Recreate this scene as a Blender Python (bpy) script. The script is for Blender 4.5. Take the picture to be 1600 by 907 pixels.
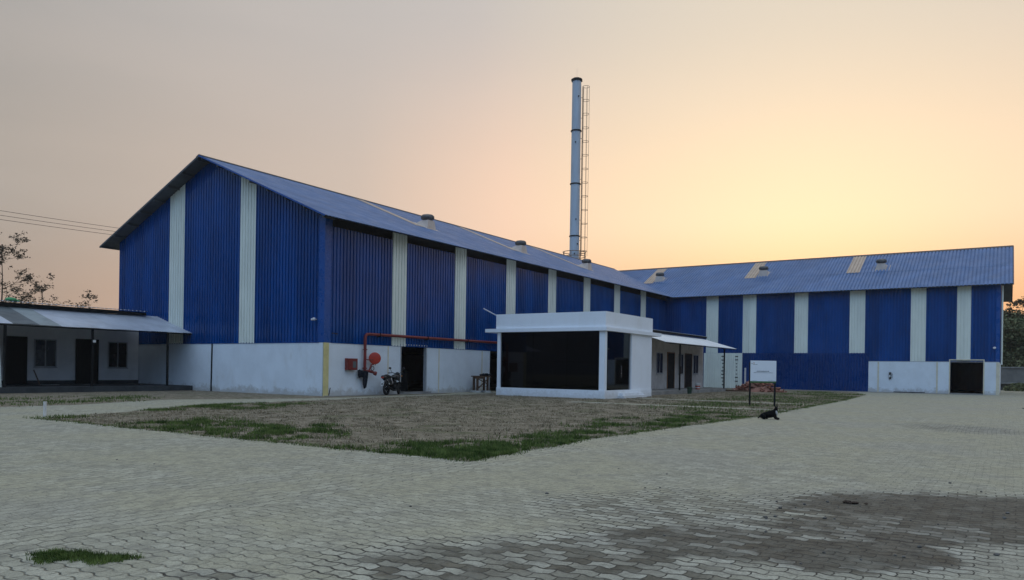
import bpy, bmesh, math, random
from math import sin, cos, pi, radians, sqrt, floor
from mathutils import Vector, Matrix, noise
import numpy as np

random.seed(7)
for o in list(bpy.data.objects):
    bpy.data.objects.remove(o)
SC = bpy.context.scene
COL = SC.collection
V = Vector

# ------------------------------------------------------------------ camera
# world axes: +X runs along the long warehouse wall, +Y along its gable, origin at the corner
YAW, ROLL = radians(33.137), radians(0.862)
FW = V((cos(YAW), sin(YAW), 0)); RT = V((sin(YAW), -cos(YAW), 0)); UP = V((0, 0, 1))
CAM = V((-28.333, -30.522, 1.6))
r_ = RT * cos(ROLL) + UP * sin(ROLL)
u_ = UP * cos(ROLL) - RT * sin(ROLL)
cd = bpy.data.cameras.new('camera'); cam = bpy.data.objects.new('camera', cd); COL.objects.link(cam)
cam.matrix_world = Matrix(((r_.x, u_.x, -FW.x, CAM.x), (r_.y, u_.y, -FW.y, CAM.y), (r_.z, u_.z, -FW.z, CAM.z), (0, 0, 0, 1)))
cd.sensor_width = 36; cd.lens = 36 * 1182.73 / 1600; cd.shift_y = 0.0773
cd.clip_start = 0.1; cd.clip_end = 6000
SC.camera = cam

# ------------------------------------------------------------------ world
SUN = V((0.9574, 0.2044, 0.0)).normalized()
SUN_EL = radians(5.0)
w = bpy.data.worlds.new('World'); SC.world = w; w.use_nodes = True
nt = w.node_tree; nt.nodes.clear()
def N_(tree, kind, **kw):
    n = tree.nodes.new(kind)
    for k, v in kw.items():
        setattr(n, k, v)
    return n
def math_(tree, op, a, b=None, c=None, clamp=False):
    n = tree.nodes.new('ShaderNodeMath'); n.operation = op; n.use_clamp = clamp
    for i, x in enumerate((a, b, c)):
        if x is None: continue
        if isinstance(x, (int, float)): n.inputs[i].default_value = x
        else: tree.links.new(x, n.inputs[i])
    return n.outputs[0]
def ramp_(tree, fac, stops, interp='LINEAR'):
    n = tree.nodes.new('ShaderNodeValToRGB'); n.color_ramp.interpolation = interp
    el = n.color_ramp.elements
    while len(el) < len(stops): el.new(0.5)
    for e, (p, c) in zip(el, stops):
        e.position = p; e.color = (c[0], c[1], c[2], 1)
    tree.links.new(fac, n.inputs[0]); return n.outputs[0]
def mix_(tree, fac, a, b, blend='MIX'):
    n = tree.nodes.new('ShaderNodeMix'); n.data_type = 'RGBA'; n.blend_type = blend; n.clamp_factor = True
    for i, x in ((0, fac), (6, a), (7, b)):
        if isinstance(x, (int, float)): n.inputs[i].default_value = x
        elif isinstance(x, (tuple, list)): n.inputs[i].default_value = (x[0], x[1], x[2], 1)
        else: tree.links.new(x, n.inputs[i])
    return n.outputs[2]
def mixf_(tree, fac, a, b):
    n = tree.nodes.new('ShaderNodeMix'); n.data_type = 'FLOAT'
    for i, x in ((0, fac), (2, a), (3, b)):
        if isinstance(x, (int, float)): n.inputs[i].default_value = x
        else: tree.links.new(x, n.inputs[i])
    return n.outputs[0]
def smooth_(tree, x, lo, hi, a=0.0, b=1.0):
    n = tree.nodes.new('ShaderNodeMapRange'); n.interpolation_type = 'SMOOTHSTEP'
    tree.links.new(x, n.inputs[0])
    for i, v in ((1, lo), (2, hi), (3, a), (4, b)): n.inputs[i].default_value = v
    return n.outputs[0]

tc = N_(nt, 'ShaderNodeTexCoord'); sx = N_(nt, 'ShaderNodeSeparateXYZ'); nt.links.new(tc.outputs['Generated'], sx.inputs[0])
X, Y, Z = sx.outputs
hl = math_(nt, 'SQRT', math_(nt, 'ADD', math_(nt, 'ADD', math_(nt, 'MULTIPLY', X, X), math_(nt, 'MULTIPLY', Y, Y)), 1e-6))
ca = math_(nt, 'DIVIDE', math_(nt, 'ADD', math_(nt, 'MULTIPLY', X, SUN.x), math_(nt, 'MULTIPLY', Y, SUN.y)), hl)
t = math_(nt, 'MULTIPLY_ADD', ca, 0.5, 0.5, clamp=True)
hor = ramp_(nt, t, [(0, (.10, .18, .33)), (.45, (.15, .19, .26)), (.787, (.41, .315, .25)), (.955, (.92, .57, .38)), (.989, (.88, .47, .24)), (1, (.86, .43, .20))])
mid = ramp_(nt, t, [(0, (.23, .43, .78)), (.45, (.23, .31, .43)), (.787, (.43, .378, .335)), (.92, (.64, .52, .44)), (.965, (.93, .66, .50)), (.988, (.95, .74, .52)), (1, (.96, .77, .54))])
upp = ramp_(nt, t, [(0, (.34, .60, 1.02)), (.45, (.34, .45, .59)), (.787, (.405, .392, .383)), (.955, (.56, .525, .505)), (1, (.73, .66, .555))])
c1 = mix_(nt, smooth_(nt, Z, .055, .20), hor, mid)
c2 = mix_(nt, smooth_(nt, Z, .19, .46), c1, upp)
c3 = mix_(nt, smooth_(nt, Z, .45, .95), c2, (.68, .80, .97))
# faint thin cloud veil
nz = N_(nt, 'ShaderNodeTexNoise'); nz.inputs['Scale'].default_value = 2.2; nz.inputs['Detail'].default_value = 4
mp = N_(nt, 'ShaderNodeMapping'); mp.inputs['Scale'].default_value = (1, 1, 5); nt.links.new(tc.outputs['Generated'], mp.inputs[0]); nt.links.new(mp.outputs[0], nz.inputs['Vector'])
c4 = mix_(nt, smooth_(nt, nz.outputs[0], .35, .75, 0, .12), c3, mix_(nt, .5, c3, (1.0, .80, .66)))
b1 = N_(nt, 'ShaderNodeBackground'); # away from the afterglow the sky grows brighter with height
backk = smooth_(nt, t, .45, .72, 1, 0)
gain = mixf_(nt, backk, 1.0, smooth_(nt, Z, -.02, .50, .26, 1.34))
vm = N_(nt, 'ShaderNodeVectorMath', operation='SCALE'); nt.links.new(c4, vm.inputs[0]); nt.links.new(gain, vm.inputs['Scale'])
nt.links.new(vm.outputs[0], b1.inputs[0]); b1.inputs[1].default_value = 0.97
sky = N_(nt, 'ShaderNodeTexSky'); sky.sky_type = 'NISHITA'; sky.sun_disc = False
sky.sun_elevation = SUN_EL; sky.sun_rotation = math.atan2(SUN.x, SUN.y); sky.dust_density = 6.0; sky.air_density = 1.5
b2 = N_(nt, 'ShaderNodeBackground'); nt.links.new(sky.outputs[0], b2.inputs[0]); b2.inputs[1].default_value = 0.012
ad = N_(nt, 'ShaderNodeAddShader'); nt.links.new(b1.outputs[0], ad.inputs[0]); nt.links.new(b2.outputs[0], ad.inputs[1])
wo = N_(nt, 'ShaderNodeOutputWorld'); nt.links.new(ad.outputs[0], wo.inputs[0])

sd = bpy.data.lights.new('sun', 'SUN'); sd.energy = 0.35; sd.angle = radians(10); sd.color = (1, .68, .42)
so = bpy.data.objects.new('sun', sd); COL.objects.link(so)
sdir = V((SUN.x * cos(SUN_EL), SUN.y * cos(SUN_EL), sin(SUN_EL)))
so.rotation_euler = sdir.to_track_quat('Z', 'Y').to_euler()

vs = SC.view_settings
vs.view_transform = 'Standard'; vs.look = 'None'; vs.exposure = 0.0; vs.gamma = 1.0; vs.use_curve_mapping = False
SC.cycles.max_bounces = 6; SC.cycles.transparent_max_bounces = 8
SC.cycles.use_denoising = True

# ------------------------------------------------------------------ mesh helpers
ORG = {}
class MB:
    def __init__(s): s.v = []; s.f = []; s.sm = []
    def add(s, vs, fs, smooth=False):
        b = len(s.v); s.v += [tuple(x) for x in vs]
        for f in fs: s.f.append(tuple(i + b for i in f)); s.sm.append(smooth)
        return s
    def box(s, x0, x1, y0, y1, z0, z1):
        vs = [(x, y, z) for z in (z0, z1) for y in (y0, y1) for x in (x0, x1)]
        return s.add(vs, [(0, 2, 3, 1), (4, 5, 7, 6), (0, 1, 5, 4), (2, 6, 7, 3), (0, 4, 6, 2), (1, 3, 7, 5)])
    def obox(s, c, a, b, n, ha, hb, hn):
        c, a, b, n = V(c), V(a).normalized(), V(b).normalized(), V(n).normalized()
        vs = [c + a * (i * ha) + b * (j * hb) + n * (k * hn) for k in (-1, 1) for j in (-1, 1) for i in (-1, 1)]
        return s.add(vs, [(0, 2, 3, 1), (4, 5, 7, 6), (0, 1, 5, 4), (2, 6, 7, 3), (0, 4, 6, 2), (1, 3, 7, 5)])
    def bar(s, p, q, w=.05, h=None):
        p, q = V(p), V(q); h = h or w; d = (q - p)
        a = d.cross(V((0, 0, 1)))
        if a.length < 1e-4 * d.length: a = V((1, 0, 0))
        a.normalize(); b = d.cross(a).normalized()
        return s.obox((p + q) / 2, d, a, b, d.length / 2, w / 2, h / 2)
    def tube(s, pts, r, seg=8, caps=True, closed=False):
        pts = [V(p) for p in pts]; n = len(pts); rs = r if isinstance(r, (list, tuple)) else [r] * n
        vs = []; prev = None
        for i, p in enumerate(pts):
            if closed: d = pts[(i + 1) % n] - pts[i - 1]
            else: d = pts[min(i + 1, n - 1)] - pts[max(i - 1, 0)]
            d.normalize()
            if prev is None:
                a = d.cross(V((0, 0, 1)))
                if a.length < 1e-3: a = d.cross(V((1, 0, 0)))
            else: a = prev - d * prev.dot(d)
            a.normalize(); prev = a; b = d.cross(a)
            for k in range(seg):
                t_ = 2 * pi * k / seg; vs.append(p + (a * cos(t_) + b * sin(t_)) * rs[i])
        fs = []
        for i in range(n if closed else n - 1):
            j = (i + 1) % n
            for k in range(seg):
                l = (k + 1) % seg; fs.append((i * seg + k, i * seg + l, j * seg + l, j * seg + k))
        s.add(vs, fs, True)
        if caps and not closed:
            s.add(vs[:seg], [tuple(range(seg))[::-1]]); s.add(vs[-seg:], [tuple(range(seg))])
        return s
    def lathe(s, prof, c, axis=(0, 0, 1), seg=20, caps=True, smooth=True):
        ax = V(axis).normalized(); a = ax.cross(V((0, 0, 1)))
        if a.length < 1e-3: a = V((1, 0, 0))
        a.normalize(); b = ax.cross(a); c = V(c); vs = []
        for (r, h) in prof:
            for k in range(seg):
                t_ = 2 * pi * k / seg; vs.append(c + ax * h + (a * cos(t_) + b * sin(t_)) * r)
        fs = []
        for i in range(len(prof) - 1):
            for k in range(seg):
                l = (k + 1) % seg; fs.append((i * seg + k, i * seg + l, (i + 1) * seg + l, (i + 1) * seg + k))
        s.add(vs, fs, smooth)
        if caps:
            s.add(vs[:seg], [tuple(range(seg))[::-1]]); s.add(vs[-seg:], [tuple(range(seg))])
        return s
    def ell(s, c, r, rot=None, seg=14, rings=9):
        c = V(c); vs = []; rot = rot or Matrix.Identity(3)
        for i in range(rings + 1):
            th = pi * i / rings
            for k in range(seg):
                ph = 2 * pi * k / seg
                vs.append(c + rot @ V((r[0] * sin(th) * cos(ph), r[1] * sin(th) * sin(ph), r[2] * cos(th))))
        fs = [(i * seg + k, (i + 1) * seg + k, (i + 1) * seg + (k + 1) % seg, i * seg + (k + 1) % seg) for i in range(rings) for k in range(seg)]
        return s.add(vs, fs, True)
    def poly(s, pts): return s.add(pts, [tuple(range(len(pts)))])
    def ribs(s, length, bot, top, N, pitch=.25, depth=.03, extra=(), start=0.0):
        """ribbed sheet: profile runs along u, extruded from bot(u) to top(u)"""
        N = V(N); pr = [(0, 0), (.18, 0), (.25, 1), (.90, 1), (.97, 0)]
        us = []
        for k in range(int(start / pitch) - 1, int((start + length) / pitch) + 2):
            for f, o_ in pr: us.append(((k + f) * pitch - start, o_ * depth))
        def off(u):
            for (a, oa), (b, ob) in zip(us, us[1:]):
                if a <= u <= b: return oa + (ob - oa) * (u - a) / max(b - a, 1e-9)
            return 0
        L = [(0, off(0))] + [(u, o_) for u, o_ in us if 1e-4 < u < length - 1e-4] + [(e, off(e)) for e in extra] + [(length, off(length))]
        L.sort(); vs = []
        for u, o_ in L: vs += [V(bot(u)) + N * o_, V(top(u)) + N * o_]
        return s.add(vs, [(2 * i, 2 * i + 2, 2 * i + 3, 2 * i + 1) for i in range(len(L) - 1)])
    def build(s, name, mat, parent=None, local=False):
        org = V((0, 0, 0))
        if parent is not None and not local: org = ORG.get(parent.name, V((0, 0, 0)))
        me = bpy.data.meshes.new(name)
        me.from_pydata([(x[0] - org.x, x[1] - org.y, x[2] - org.z) for x in s.v], [], s.f)
        me.polygons.foreach_set('use_smooth', s.sm)
        me.update()
        o = bpy.data.objects.new(name, me); COL.objects.link(o)
        if mat: me.materials.append(mat)
        if parent is not None: o.parent = parent; ORG[o.name] = org
        else: ORG[o.name] = V((0, 0, 0))
        return o
def tag(o, label=None, cat=None, group=None, kind=None):
    if label: o['label'] = label
    if cat: o['category'] = cat
    if group: o['group'] = group
    if kind: o['kind'] = kind
    return o
def thing(name, label, cat, loc, group=None, rz=0):
    o = bpy.data.objects.new(name, None); o.empty_display_size = .3; COL.objects.link(o)
    o.location = loc; o.rotation_euler = (0, 0, rz); ORG[o.name] = V(loc)
    return tag(o, label, cat, group)
def recentre(o, base):
    base = V(base); o.data.transform(Matrix.Translation(-base)); o.location = base; return o
def copy_tree(o, parent=None):
    c = o.copy(); COL.objects.link(c)
    if parent: c.parent = parent
    for ch in [x for x in COL.objects if x.parent == o]: copy_tree(ch, c)
    return c

# ------------------------------------------------------------------ materials
def pos_(tr): return N_(tr, 'ShaderNodeNewGeometry').outputs['Position']
def noise_(tr, vec, scale, detail=4, rough=.55, mapping=None):
    n = N_(tr, 'ShaderNodeTexNoise'); n.inputs['Scale'].default_value = scale
    n.inputs['Detail'].default_value = detail; n.inputs['Roughness'].default_value = rough
    if mapping:
        m = N_(tr, 'ShaderNodeMapping'); m.inputs['Scale'].default_value = mapping; tr.links.new(vec, m.inputs[0]); vec = m.outputs[0]
    tr.links.new(vec, n.inputs['Vector']); return n.outputs[0]
def mat(name, col, rough=.6, metal=0, spec=.5, var=.12, scale=1.5, mapping=None, bump=0, bscale=40, dirt=None, dirt_amt=.35, dmap=(1, 1, .25), two=None):
    m = bpy.data.materials.new(name); m.use_nodes = True; tr = m.node_tree
    bs = tr.nodes['Principled BSDF']; P = pos_(tr)
    n1 = noise_(tr, P, scale, 5, .6, mapping)
    lo = tuple(c * (1 - var) for c in col); hi = tuple(min(1, c * (1 + var)) for c in col)
    c = mix_(tr, smooth_(tr, n1, .3, .7), lo, hi if two is None else two)
    if dirt:
        n2 = noise_(tr, P, 1.3, 6, .7, dmap)
        c = mix_(tr, smooth_(tr, n2, .52, .78, 0, dirt_amt), c, dirt)
    tr.links.new(c, bs.inputs['Base Color'])
    rr = smooth_(tr, noise_(tr, P, scale * 2.3, 4), .3, .7, max(.03, rough - .08), min(1, rough + .08))
    tr.links.new(rr, bs.inputs['Roughness'])
    bs.inputs['Metallic'].default_value = metal; bs.inputs['Specular IOR Level'].default_value = spec
    if bump:
        b = N_(tr, 'ShaderNodeBump'); b.inputs['Strength'].default_value = bump; b.inputs['Distance'].default_value = .02
        tr.links.new(noise_(tr, P, bscale, 4), b.inputs['Height']); tr.links.new(b.outputs[0], bs.inputs['Normal'])
    return m

M = {}
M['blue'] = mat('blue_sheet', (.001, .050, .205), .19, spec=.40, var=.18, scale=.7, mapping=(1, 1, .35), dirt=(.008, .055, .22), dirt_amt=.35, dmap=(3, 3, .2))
M['blue_trim'] = mat('blue_trim', (.003, .065, .27), .3, var=.12, scale=.8, bump=.06, bscale=2.5)
M['blue_low'] = mat('blue_plain_sheet', (.001, .034, .15), .3, spec=.25, var=.15, scale=.7, mapping=(1, 1, .35))
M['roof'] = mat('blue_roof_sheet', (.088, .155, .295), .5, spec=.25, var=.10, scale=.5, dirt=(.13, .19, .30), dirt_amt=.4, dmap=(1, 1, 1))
M['strip'] = mat('white_sheet', (.72, .75, .67), .5, var=.05, scale=1.2, mapping=(1, 1, .4), dirt=(.5, .52, .45), dirt_amt=.4, dmap=(4, 4, .3))
M['plaster'] = mat('white_plaster', (.67, .72, .76), .75, spec=.3, var=.05, scale=.9, bump=.12, bscale=30, dirt=(.50, .49, .45), dirt_amt=.35, dmap=(1, 1, .5))
M['plaster2'] = mat('white_office_plaster', (.79, .83, .87), .7, spec=.3, var=.03, scale=.7, bump=.05, bscale=30, dirt=(.66, .66, .63), dirt_amt=.3)
M['stained'] = mat('stained_plaster', (.52, .49, .47), .85, spec=.2, var=.12, scale=2, bump=.2, bscale=25, dirt=(.30, .27, .25), dirt_amt=.6)
M['shedwall'] = mat('shed_plaster', (.72, .73, .74), .85, spec=.2, var=.06, scale=1.2, dirt=(.42, .40, .38), dirt_amt=.35)
M['yellow'] = mat('yellow_paint', (.62, .54, .25), .7, var=.1, scale=3)
M['cream'] = mat('cream_paint', (.62, .56, .42), .7, var=.08, scale=3)
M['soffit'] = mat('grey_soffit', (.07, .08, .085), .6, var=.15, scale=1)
M['dark'] = mat('dark_steel', (.007, .008, .009), .6, spec=.2, var=.2, scale=3)
M['black'] = mat('black_interior', (.012, .012, .013), .8, var=.1, scale=2)
M['fascia'] = mat('brown_trim_backlit_ridge', (.075, .055, .045), .6, var=.15, scale=2)  # brown trim; on the ridge caps its darkness stands in for backlighting
M['skylight'] = mat('translucent_sheet', (.46, .34, .245), .5, var=.1, scale=1.5, dirt=(.34, .25, .18), dirt_amt=.4)
M['ventbase'] = mat('vent_upstand', (.55, .46, .39), .55, var=.08, scale=2)
M['vent'] = mat('aluminium_vent', (.13, .125, .12), .45, metal=.4, var=.2, scale=4)
M['stack'] = mat('stack_grey', (.47, .52, .56), .5, metal=.1, var=.08, scale=1, mapping=(1, 1, .2), dirt=(.24, .27, .30), dirt_amt=.4)
M['rust'] = mat('rusty_steel', (.22, .14, .09), .7, var=.3, scale=4)
M['redpipe'] = mat('fire_red', (.17, .016, .013), .45, var=.15, scale=4)
M['red'] = mat('bright_red', (.45, .035, .015), .4, var=.1, scale=5)
M['glass'] = None
M['concrete'] = mat('concrete', (.23, .225, .21), .9, spec=.2, var=.2, scale=1.5, bump=.3, bscale=18, dirt=(.12, .115, .10), dirt_amt=.5, dmap=(1, 1, 1))
M['darkconcrete'] = mat('dark_concrete', (.05, .055, .058), .9, spec=.2, var=.25, scale=1.7, bump=.3, bscale=18)  # dark grey concrete of the shed porch and wall band
M['tin'] = mat('galvanised_sheet', (.42, .45, .50), .42, metal=.25, var=.12, scale=.8, dirt=(.3, .32, .34), dirt_amt=.4, dmap=(1, 1, 1))
M['tin_dark'] = mat('dull_grey_sheet', (.085, .10, .105), .6, var=.2, scale=1)
M['tin_mid'] = mat('pale_grey_sheet', (.23, .26, .26), .55, var=.15, scale=1)
M['tin_white'] = mat('white_sheet_awning', (.66, .67, .66), .5, var=.05, scale=1)
M['wood'] = mat('weathered_wood', (.10, .055, .032), .8, var=.35, scale=3, mapping=(1, 1, 8))
M['orangewood'] = mat('orange_door_wood', (.20, .085, .025), .6, var=.2, scale=2)
M['darkdoor'] = mat('dark_door', (.007, .0065, .006), .6, spec=.15, var=.2, scale=2)
M['pane'] = mat('dark_window_pane', (.006, .007, .009), .15, spec=.25, var=.1, scale=1)
M['frame'] = mat('aluminium_frame', (.36, .37, .38), .5, var=.08, scale=2)
M['brick'] = mat('broken_brick', (.20, .080, .055), .9, spec=.2, var=.5, scale=4, dirt=(.42, .30, .26), dirt_amt=.8, dmap=(3, 3, 3))
M['rubber'] = mat('tyre_rubber', (.012, .012, .012), .8, var=.2, scale=8)
M['bikeblack'] = mat('motorcycle_black', (.012, .012, .014), .22, var=.2, scale=5)
M['chrome'] = mat('bright_metal', (.6, .6, .62), .2, metal=1, var=.05, scale=5)
M['mirror'] = mat('mirror_glass', (.75, .78, .82), .05, metal=1, var=.03, scale=5)
M['lens'] = mat('headlight_lens', (.5, .52, .55), .1, var=.1, scale=8)
M['fur'] = mat('black_fur', (.004, .004, .0045), .85, spec=.12, var=.3, scale=14, bump=.4, bscale=60)
M['furwhite'] = mat('white_fur', (.42, .41, .39), .85, var=.1, scale=14)
M['board'] = mat('sign_white', (.74, .77, .80), .45, var=.03, scale=2)
M['ink'] = mat('dark_print', (.03, .035, .05), .6, var=.1, scale=8)
M['green'] = mat('green_print', (.04, .11, .025), .6, var=.15, scale=6)
M['orange'] = mat('orange_print', (.5, .2, .05), .6, var=.1, scale=6)
M['greenplastic'] = mat('dark_green_plastic', (.02, .06, .04), .5, var=.2, scale=5)
M['bucketred'] = mat('faded_red_plastic', (.34, .07, .05), .5, var=.2, scale=6)
M['bucketwhite'] = mat('white_plastic', (.62, .62, .60), .5, var=.1, scale=6)
M['cloth'] = mat('dark_cloth', (.015, .018, .025), .95, spec=.1, var=.3, scale=12)
M['bark'] = mat('bark', (.055, .040, .030), .95, spec=.1, var=.3, scale=4, mapping=(3, 3, .6), bump=.5, bscale=12)
M['leaf_dry'] = mat('sparse_leaves', (.055, .045, .025), .8, spec=.2, var=.35, scale=3)
M['leaf'] = mat('green_leaves', (.11, .135, .06), .8, spec=.1, var=.4, scale=1.2, two=(.20, .21, .105))
M['grass'] = mat('grass_blades', (.035, .085, .014), .8, spec=.1, var=.5, scale=3.2, two=(.15, .20, .055))
M['straw'] = mat('dry_grass', (.17, .14, .085), .9, spec=.1, var=.4, scale=2.5, two=(.31, .26, .175))
M['stone'] = mat('pebble', (.10, .095, .085), .9, var=.5, scale=15)
M['wallgrey'] = mat('grey_compound_wall', (.17, .165, .15), .9, var=.2, scale=.6, dirt=(.09, .09, .08), dirt_amt=.6)
M['wire'] = mat('power_cable', (.02, .018, .018), .7)
M['lamp'] = mat('white_lamp_housing', (.75, .75, .75), .4)
M['tarp'] = mat('green_tarpaulin', (.06, .28, .10), .6, var=.2, scale=5)
M['interior'] = mat('office_interior', (.10, .11, .13), .8, var=.1, scale=1)
M['curtain'] = mat('blue_curtain', (.03, .06, .14), .9, var=.3, scale=3, mapping=(6, 6, .1))

def glass_mat():
    m = bpy.data.materials.new('tinted_glass'); m.use_nodes = True; tr = m.node_tree; tr.nodes.clear()
    o = N_(tr, 'ShaderNodeOutputMaterial'); tb = N_(tr, 'ShaderNodeBsdfTransparent'); tb.inputs[0].default_value = (.27, .28, .31, 1)
    g = N_(tr, 'ShaderNodeBsdfGlossy'); g.inputs[0].default_value = (.75, .78, .85, 1); g.inputs['Roughness'].default_value = .02
    fr = N_(tr, 'ShaderNodeFresnel'); fr.inputs[0].default_value = 1.35
    n = noise_(tr, pos_(tr), .5, 2)
    b = N_(tr, 'ShaderNodeBump'); b.inputs['Strength'].default_value = .02; tr.links.new(n, b.inputs['Height']); tr.links.new(b.outputs[0], g.inputs['Normal'])
    mx = N_(tr, 'ShaderNodeMixShader'); tr.links.new(fr.outputs[0], mx.inputs[0]); tr.links.new(tb.outputs[0], mx.inputs[1]); tr.links.new(g.outputs[0], mx.inputs[2])
    tr.links.new(mx.outputs[0], o.inputs[0]); return m
def splash(m, col, amt):
    tr = m.node_tree; bs = tr.nodes['Principled BSDF']; src = bs.inputs['Base Color'].links[0].from_socket
    P = pos_(tr); s_ = N_(tr, 'ShaderNodeSeparateXYZ'); tr.links.new(P, s_.inputs[0])
    h = math_(tr, 'ADD', s_.outputs[2], math_(tr, 'MULTIPLY_ADD', noise_(tr, P, 1.7, 7, .75), -1.5, .75))
    h = math_(tr, 'ADD', h, math_(tr, 'MULTIPLY_ADD', noise_(tr, P, 9, 5, .8), .5, -.25))
    tr.links.new(mix_(tr, smooth_(tr, h, .05, .45, amt, 0), src, col), bs.inputs['Base Color'])
splash(M['plaster'], (.33, .30, .25), .6); splash(M['plaster2'], (.42, .40, .35), .35); splash(M['stained'], (.25, .22, .18), .6)
M['glass'] = glass_mat()

def per_sheet(m, amt, w_=1.05):
    tr = m.node_tree; bs = tr.nodes['Principled BSDF']; lk = bs.inputs['Base Color'].links[0]; src = lk.from_socket
    s_ = N_(tr, 'ShaderNodeSeparateXYZ'); tr.links.new(pos_(tr), s_.inputs[0])
    k = math_(tr, 'FLOOR', math_(tr, 'DIVIDE', math_(tr, 'ADD', s_.outputs[0], s_.outputs[1]), w_))
    wn = N_(tr, 'ShaderNodeTexWhiteNoise'); wn.noise_dimensions = '1D'; tr.links.new(k, wn.inputs['W'])
    v = N_(tr, 'ShaderNodeVectorMath', operation='SCALE'); tr.links.new(src, v.inputs[0]); tr.links.new(mixf_(tr, wn.outputs[0], 1 - amt, 1 + amt), v.inputs['Scale'])
    tr.links.new(v.outputs[0], bs.inputs['Base Color'])
per_sheet(M['blue'], .16); per_sheet(M['roof'], .09); per_sheet(M['strip'], .05, .62)

def per_object(m, lo, hi):
    tr = m.node_tree; bs = tr.nodes['Principled BSDF']; src = bs.inputs['Base Color'].links[0].from_socket
    oi = N_(tr, 'ShaderNodeObjectInfo'); c = mix_(tr, .65, src, ramp_(tr, oi.outputs['Random'], [(0, lo), (.55, (.22, .085, .055)), (1, hi)]))
    tr.links.new(c, bs.inputs['Base Color'])
per_object(M['brick'], (.09, .035, .026), (.46, .30, .24))

# ---- paving: interlocking wavy pavers, dust, dirt patches
def paver_mat():
    m = bpy.data.materials.new('interlocking_pavers'); m.use_nodes = True; tr = m.node_tree
    bs = tr.nodes['Principled BSDF']; P = pos_(tr)
    s = N_(tr, 'ShaderNodeSeparateXYZ'); tr.links.new(P, s.inputs[0]); X, Y, _ = s.outputs
    zone = math_(tr, 'GREATER_THAN', Y, -23.57)
    u = mixf_(tr, zone, Y, X); v = mixf_(tr, zone, X, Y)
    v = math_(tr, 'MULTIPLY', v, mixf_(tr, zone, 1.0, .78))
    # slight settling of the rows
    wob = noise_(tr, P, .45, 2); v = math_(tr, 'ADD', v, math_(tr, 'MULTIPLY_ADD', wob, .16, -.08))
    u = math_(tr, 'ADD', u, math_(tr, 'MULTIPLY_ADD', noise_(tr, P, .3, 2), .2, -.1))
    LEN, PIT = .215, .145
    zu = math_(tr, 'PINGPONG', math_(tr, 'DIVIDE', u, LEN), .5)
    v1 = math_(tr, 'DIVIDE', math_(tr, 'ADD', v, math_(tr, 'MULTIPLY', smooth_(tr, zu, .10, .40), .026)), PIT)
    row = math_(tr, 'FLOOR', v1); fv = math_(tr, 'FRACT', v1)
    odd = math_(tr, 'FLOORED_MODULO', row, 2)
    zv = math_(tr, 'PINGPONG', fv, .5)
    u1 = math_(tr, 'ADD', math_(tr, 'DIVIDE', math_(tr, 'ADD', u, math_(tr, 'MULTIPLY', zv, .030)), LEN), math_(tr, 'MULTIPLY', odd, .5))
    col_ = math_(tr, 'FLOOR', u1); fu = math_(tr, 'FRACT', u1)
    dv = math_(tr, 'MULTIPLY', math_(tr, 'PINGPONG', fv, .5), PIT)
    du = math_(tr, 'MULTIPLY', math_(tr, 'PINGPONG', fu, .5), LEN)
    fine = noise_(tr, P, 22, 4, .7)
    jit = math_(tr, 'MULTIPLY_ADD', fine, .012, -.006)
    dv = math_(tr, 'ADD', dv, jit); du = math_(tr, 'ADD', du, jit)
    dd = math_(tr, 'MINIMUM', math_(tr, 'MULTIPLY_ADD', du, 1.5, .003), dv)
    joint = smooth_(tr, dd, .002, .014, 1, 0); jwide = smooth_(tr, dd, .006, .020, 1, 0)
    cv = N_(tr, 'ShaderNodeCombineXYZ'); tr.links.new(row, cv.inputs[0]); tr.links.new(col_, cv.inputs[1]); tr.links.new(zone, cv.inputs[2])
    wn = N_(tr, 'ShaderNodeTexWhiteNoise'); wn.noise_dimensions = '3D'; tr.links.new(cv.outputs[0], wn.inputs[0]); rnd = wn.outputs[0]
    # masks
    dust = smooth_(tr, noise_(tr, P, .35, 5, .6), .36, .62)
    # view-independent dirt areas given on the ground: (forward, lateral, r_forward, r_lateral, amount)
    dF = math_(tr, 'ADD', math_(tr, 'MULTIPLY', X, FW.x), math_(tr, 'MULTIPLY', Y, FW.y))
    dR = math_(tr, 'ADD', math_(tr, 'MULTIPLY', X, RT.x), math_(tr, 'MULTIPLY', Y, RT.y))
    f0 = CAM.dot(FW); l0 = CAM.dot(RT)
    dn = math_(tr, 'MULTIPLY_ADD', noise_(tr, P, .9, 6, .65), 2.4, -1.2)
    dirt = None
    for f, l, rf, rl, amt in DIRT:
        a = math_(tr, 'DIVIDE', math_(tr, 'SUBTRACT', dF, f0 + f), rf); b = math_(tr, 'DIVIDE', math_(tr, 'SUBTRACT', dR, l0 + l), rl)
        e = math_(tr, 'SQRT', math_(tr, 'ADD', math_(tr, 'MULTIPLY', a, a), math_(tr, 'MULTIPLY', b, b)))
        k = smooth_(tr, math_(tr, 'ADD', e, math_(tr, 'MULTIPLY', dn, .42)), .60, 1.25, amt, 0)
        dirt = k if dirt is None else math_(tr, 'MAXIMUM', dirt, k)
    # base colours
    pave = mix_(tr, rnd, (.32, .31, .24), (.50, .485, .385))
    dustc = mix_(tr, noise_(tr, P, 2.5, 6, .7), (.35, .325, .215), (.47, .44, .30))
    bluep = smooth_(tr, noise_(tr, P, .22, 3, .5), .53, .68, 0, .5)
    dustc = mix_(tr, bluep, dustc, (.34, .33, .29))
    c = mix_(tr, math_(tr, 'MULTIPLY_ADD', dust, .60, .25), pave, dustc)
    js = math_(tr, 'MULTIPLY', joint, math_(tr, 'MULTIPLY_ADD', dust, -.46, 1.0))
    js = math_(tr, 'MULTIPLY', js, smooth_(tr, noise_(tr, P, 5, 4, .7), .30, .62, .12, 1.1))
    c = mix_(tr, js, c, (.036, .034, .026))
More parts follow.
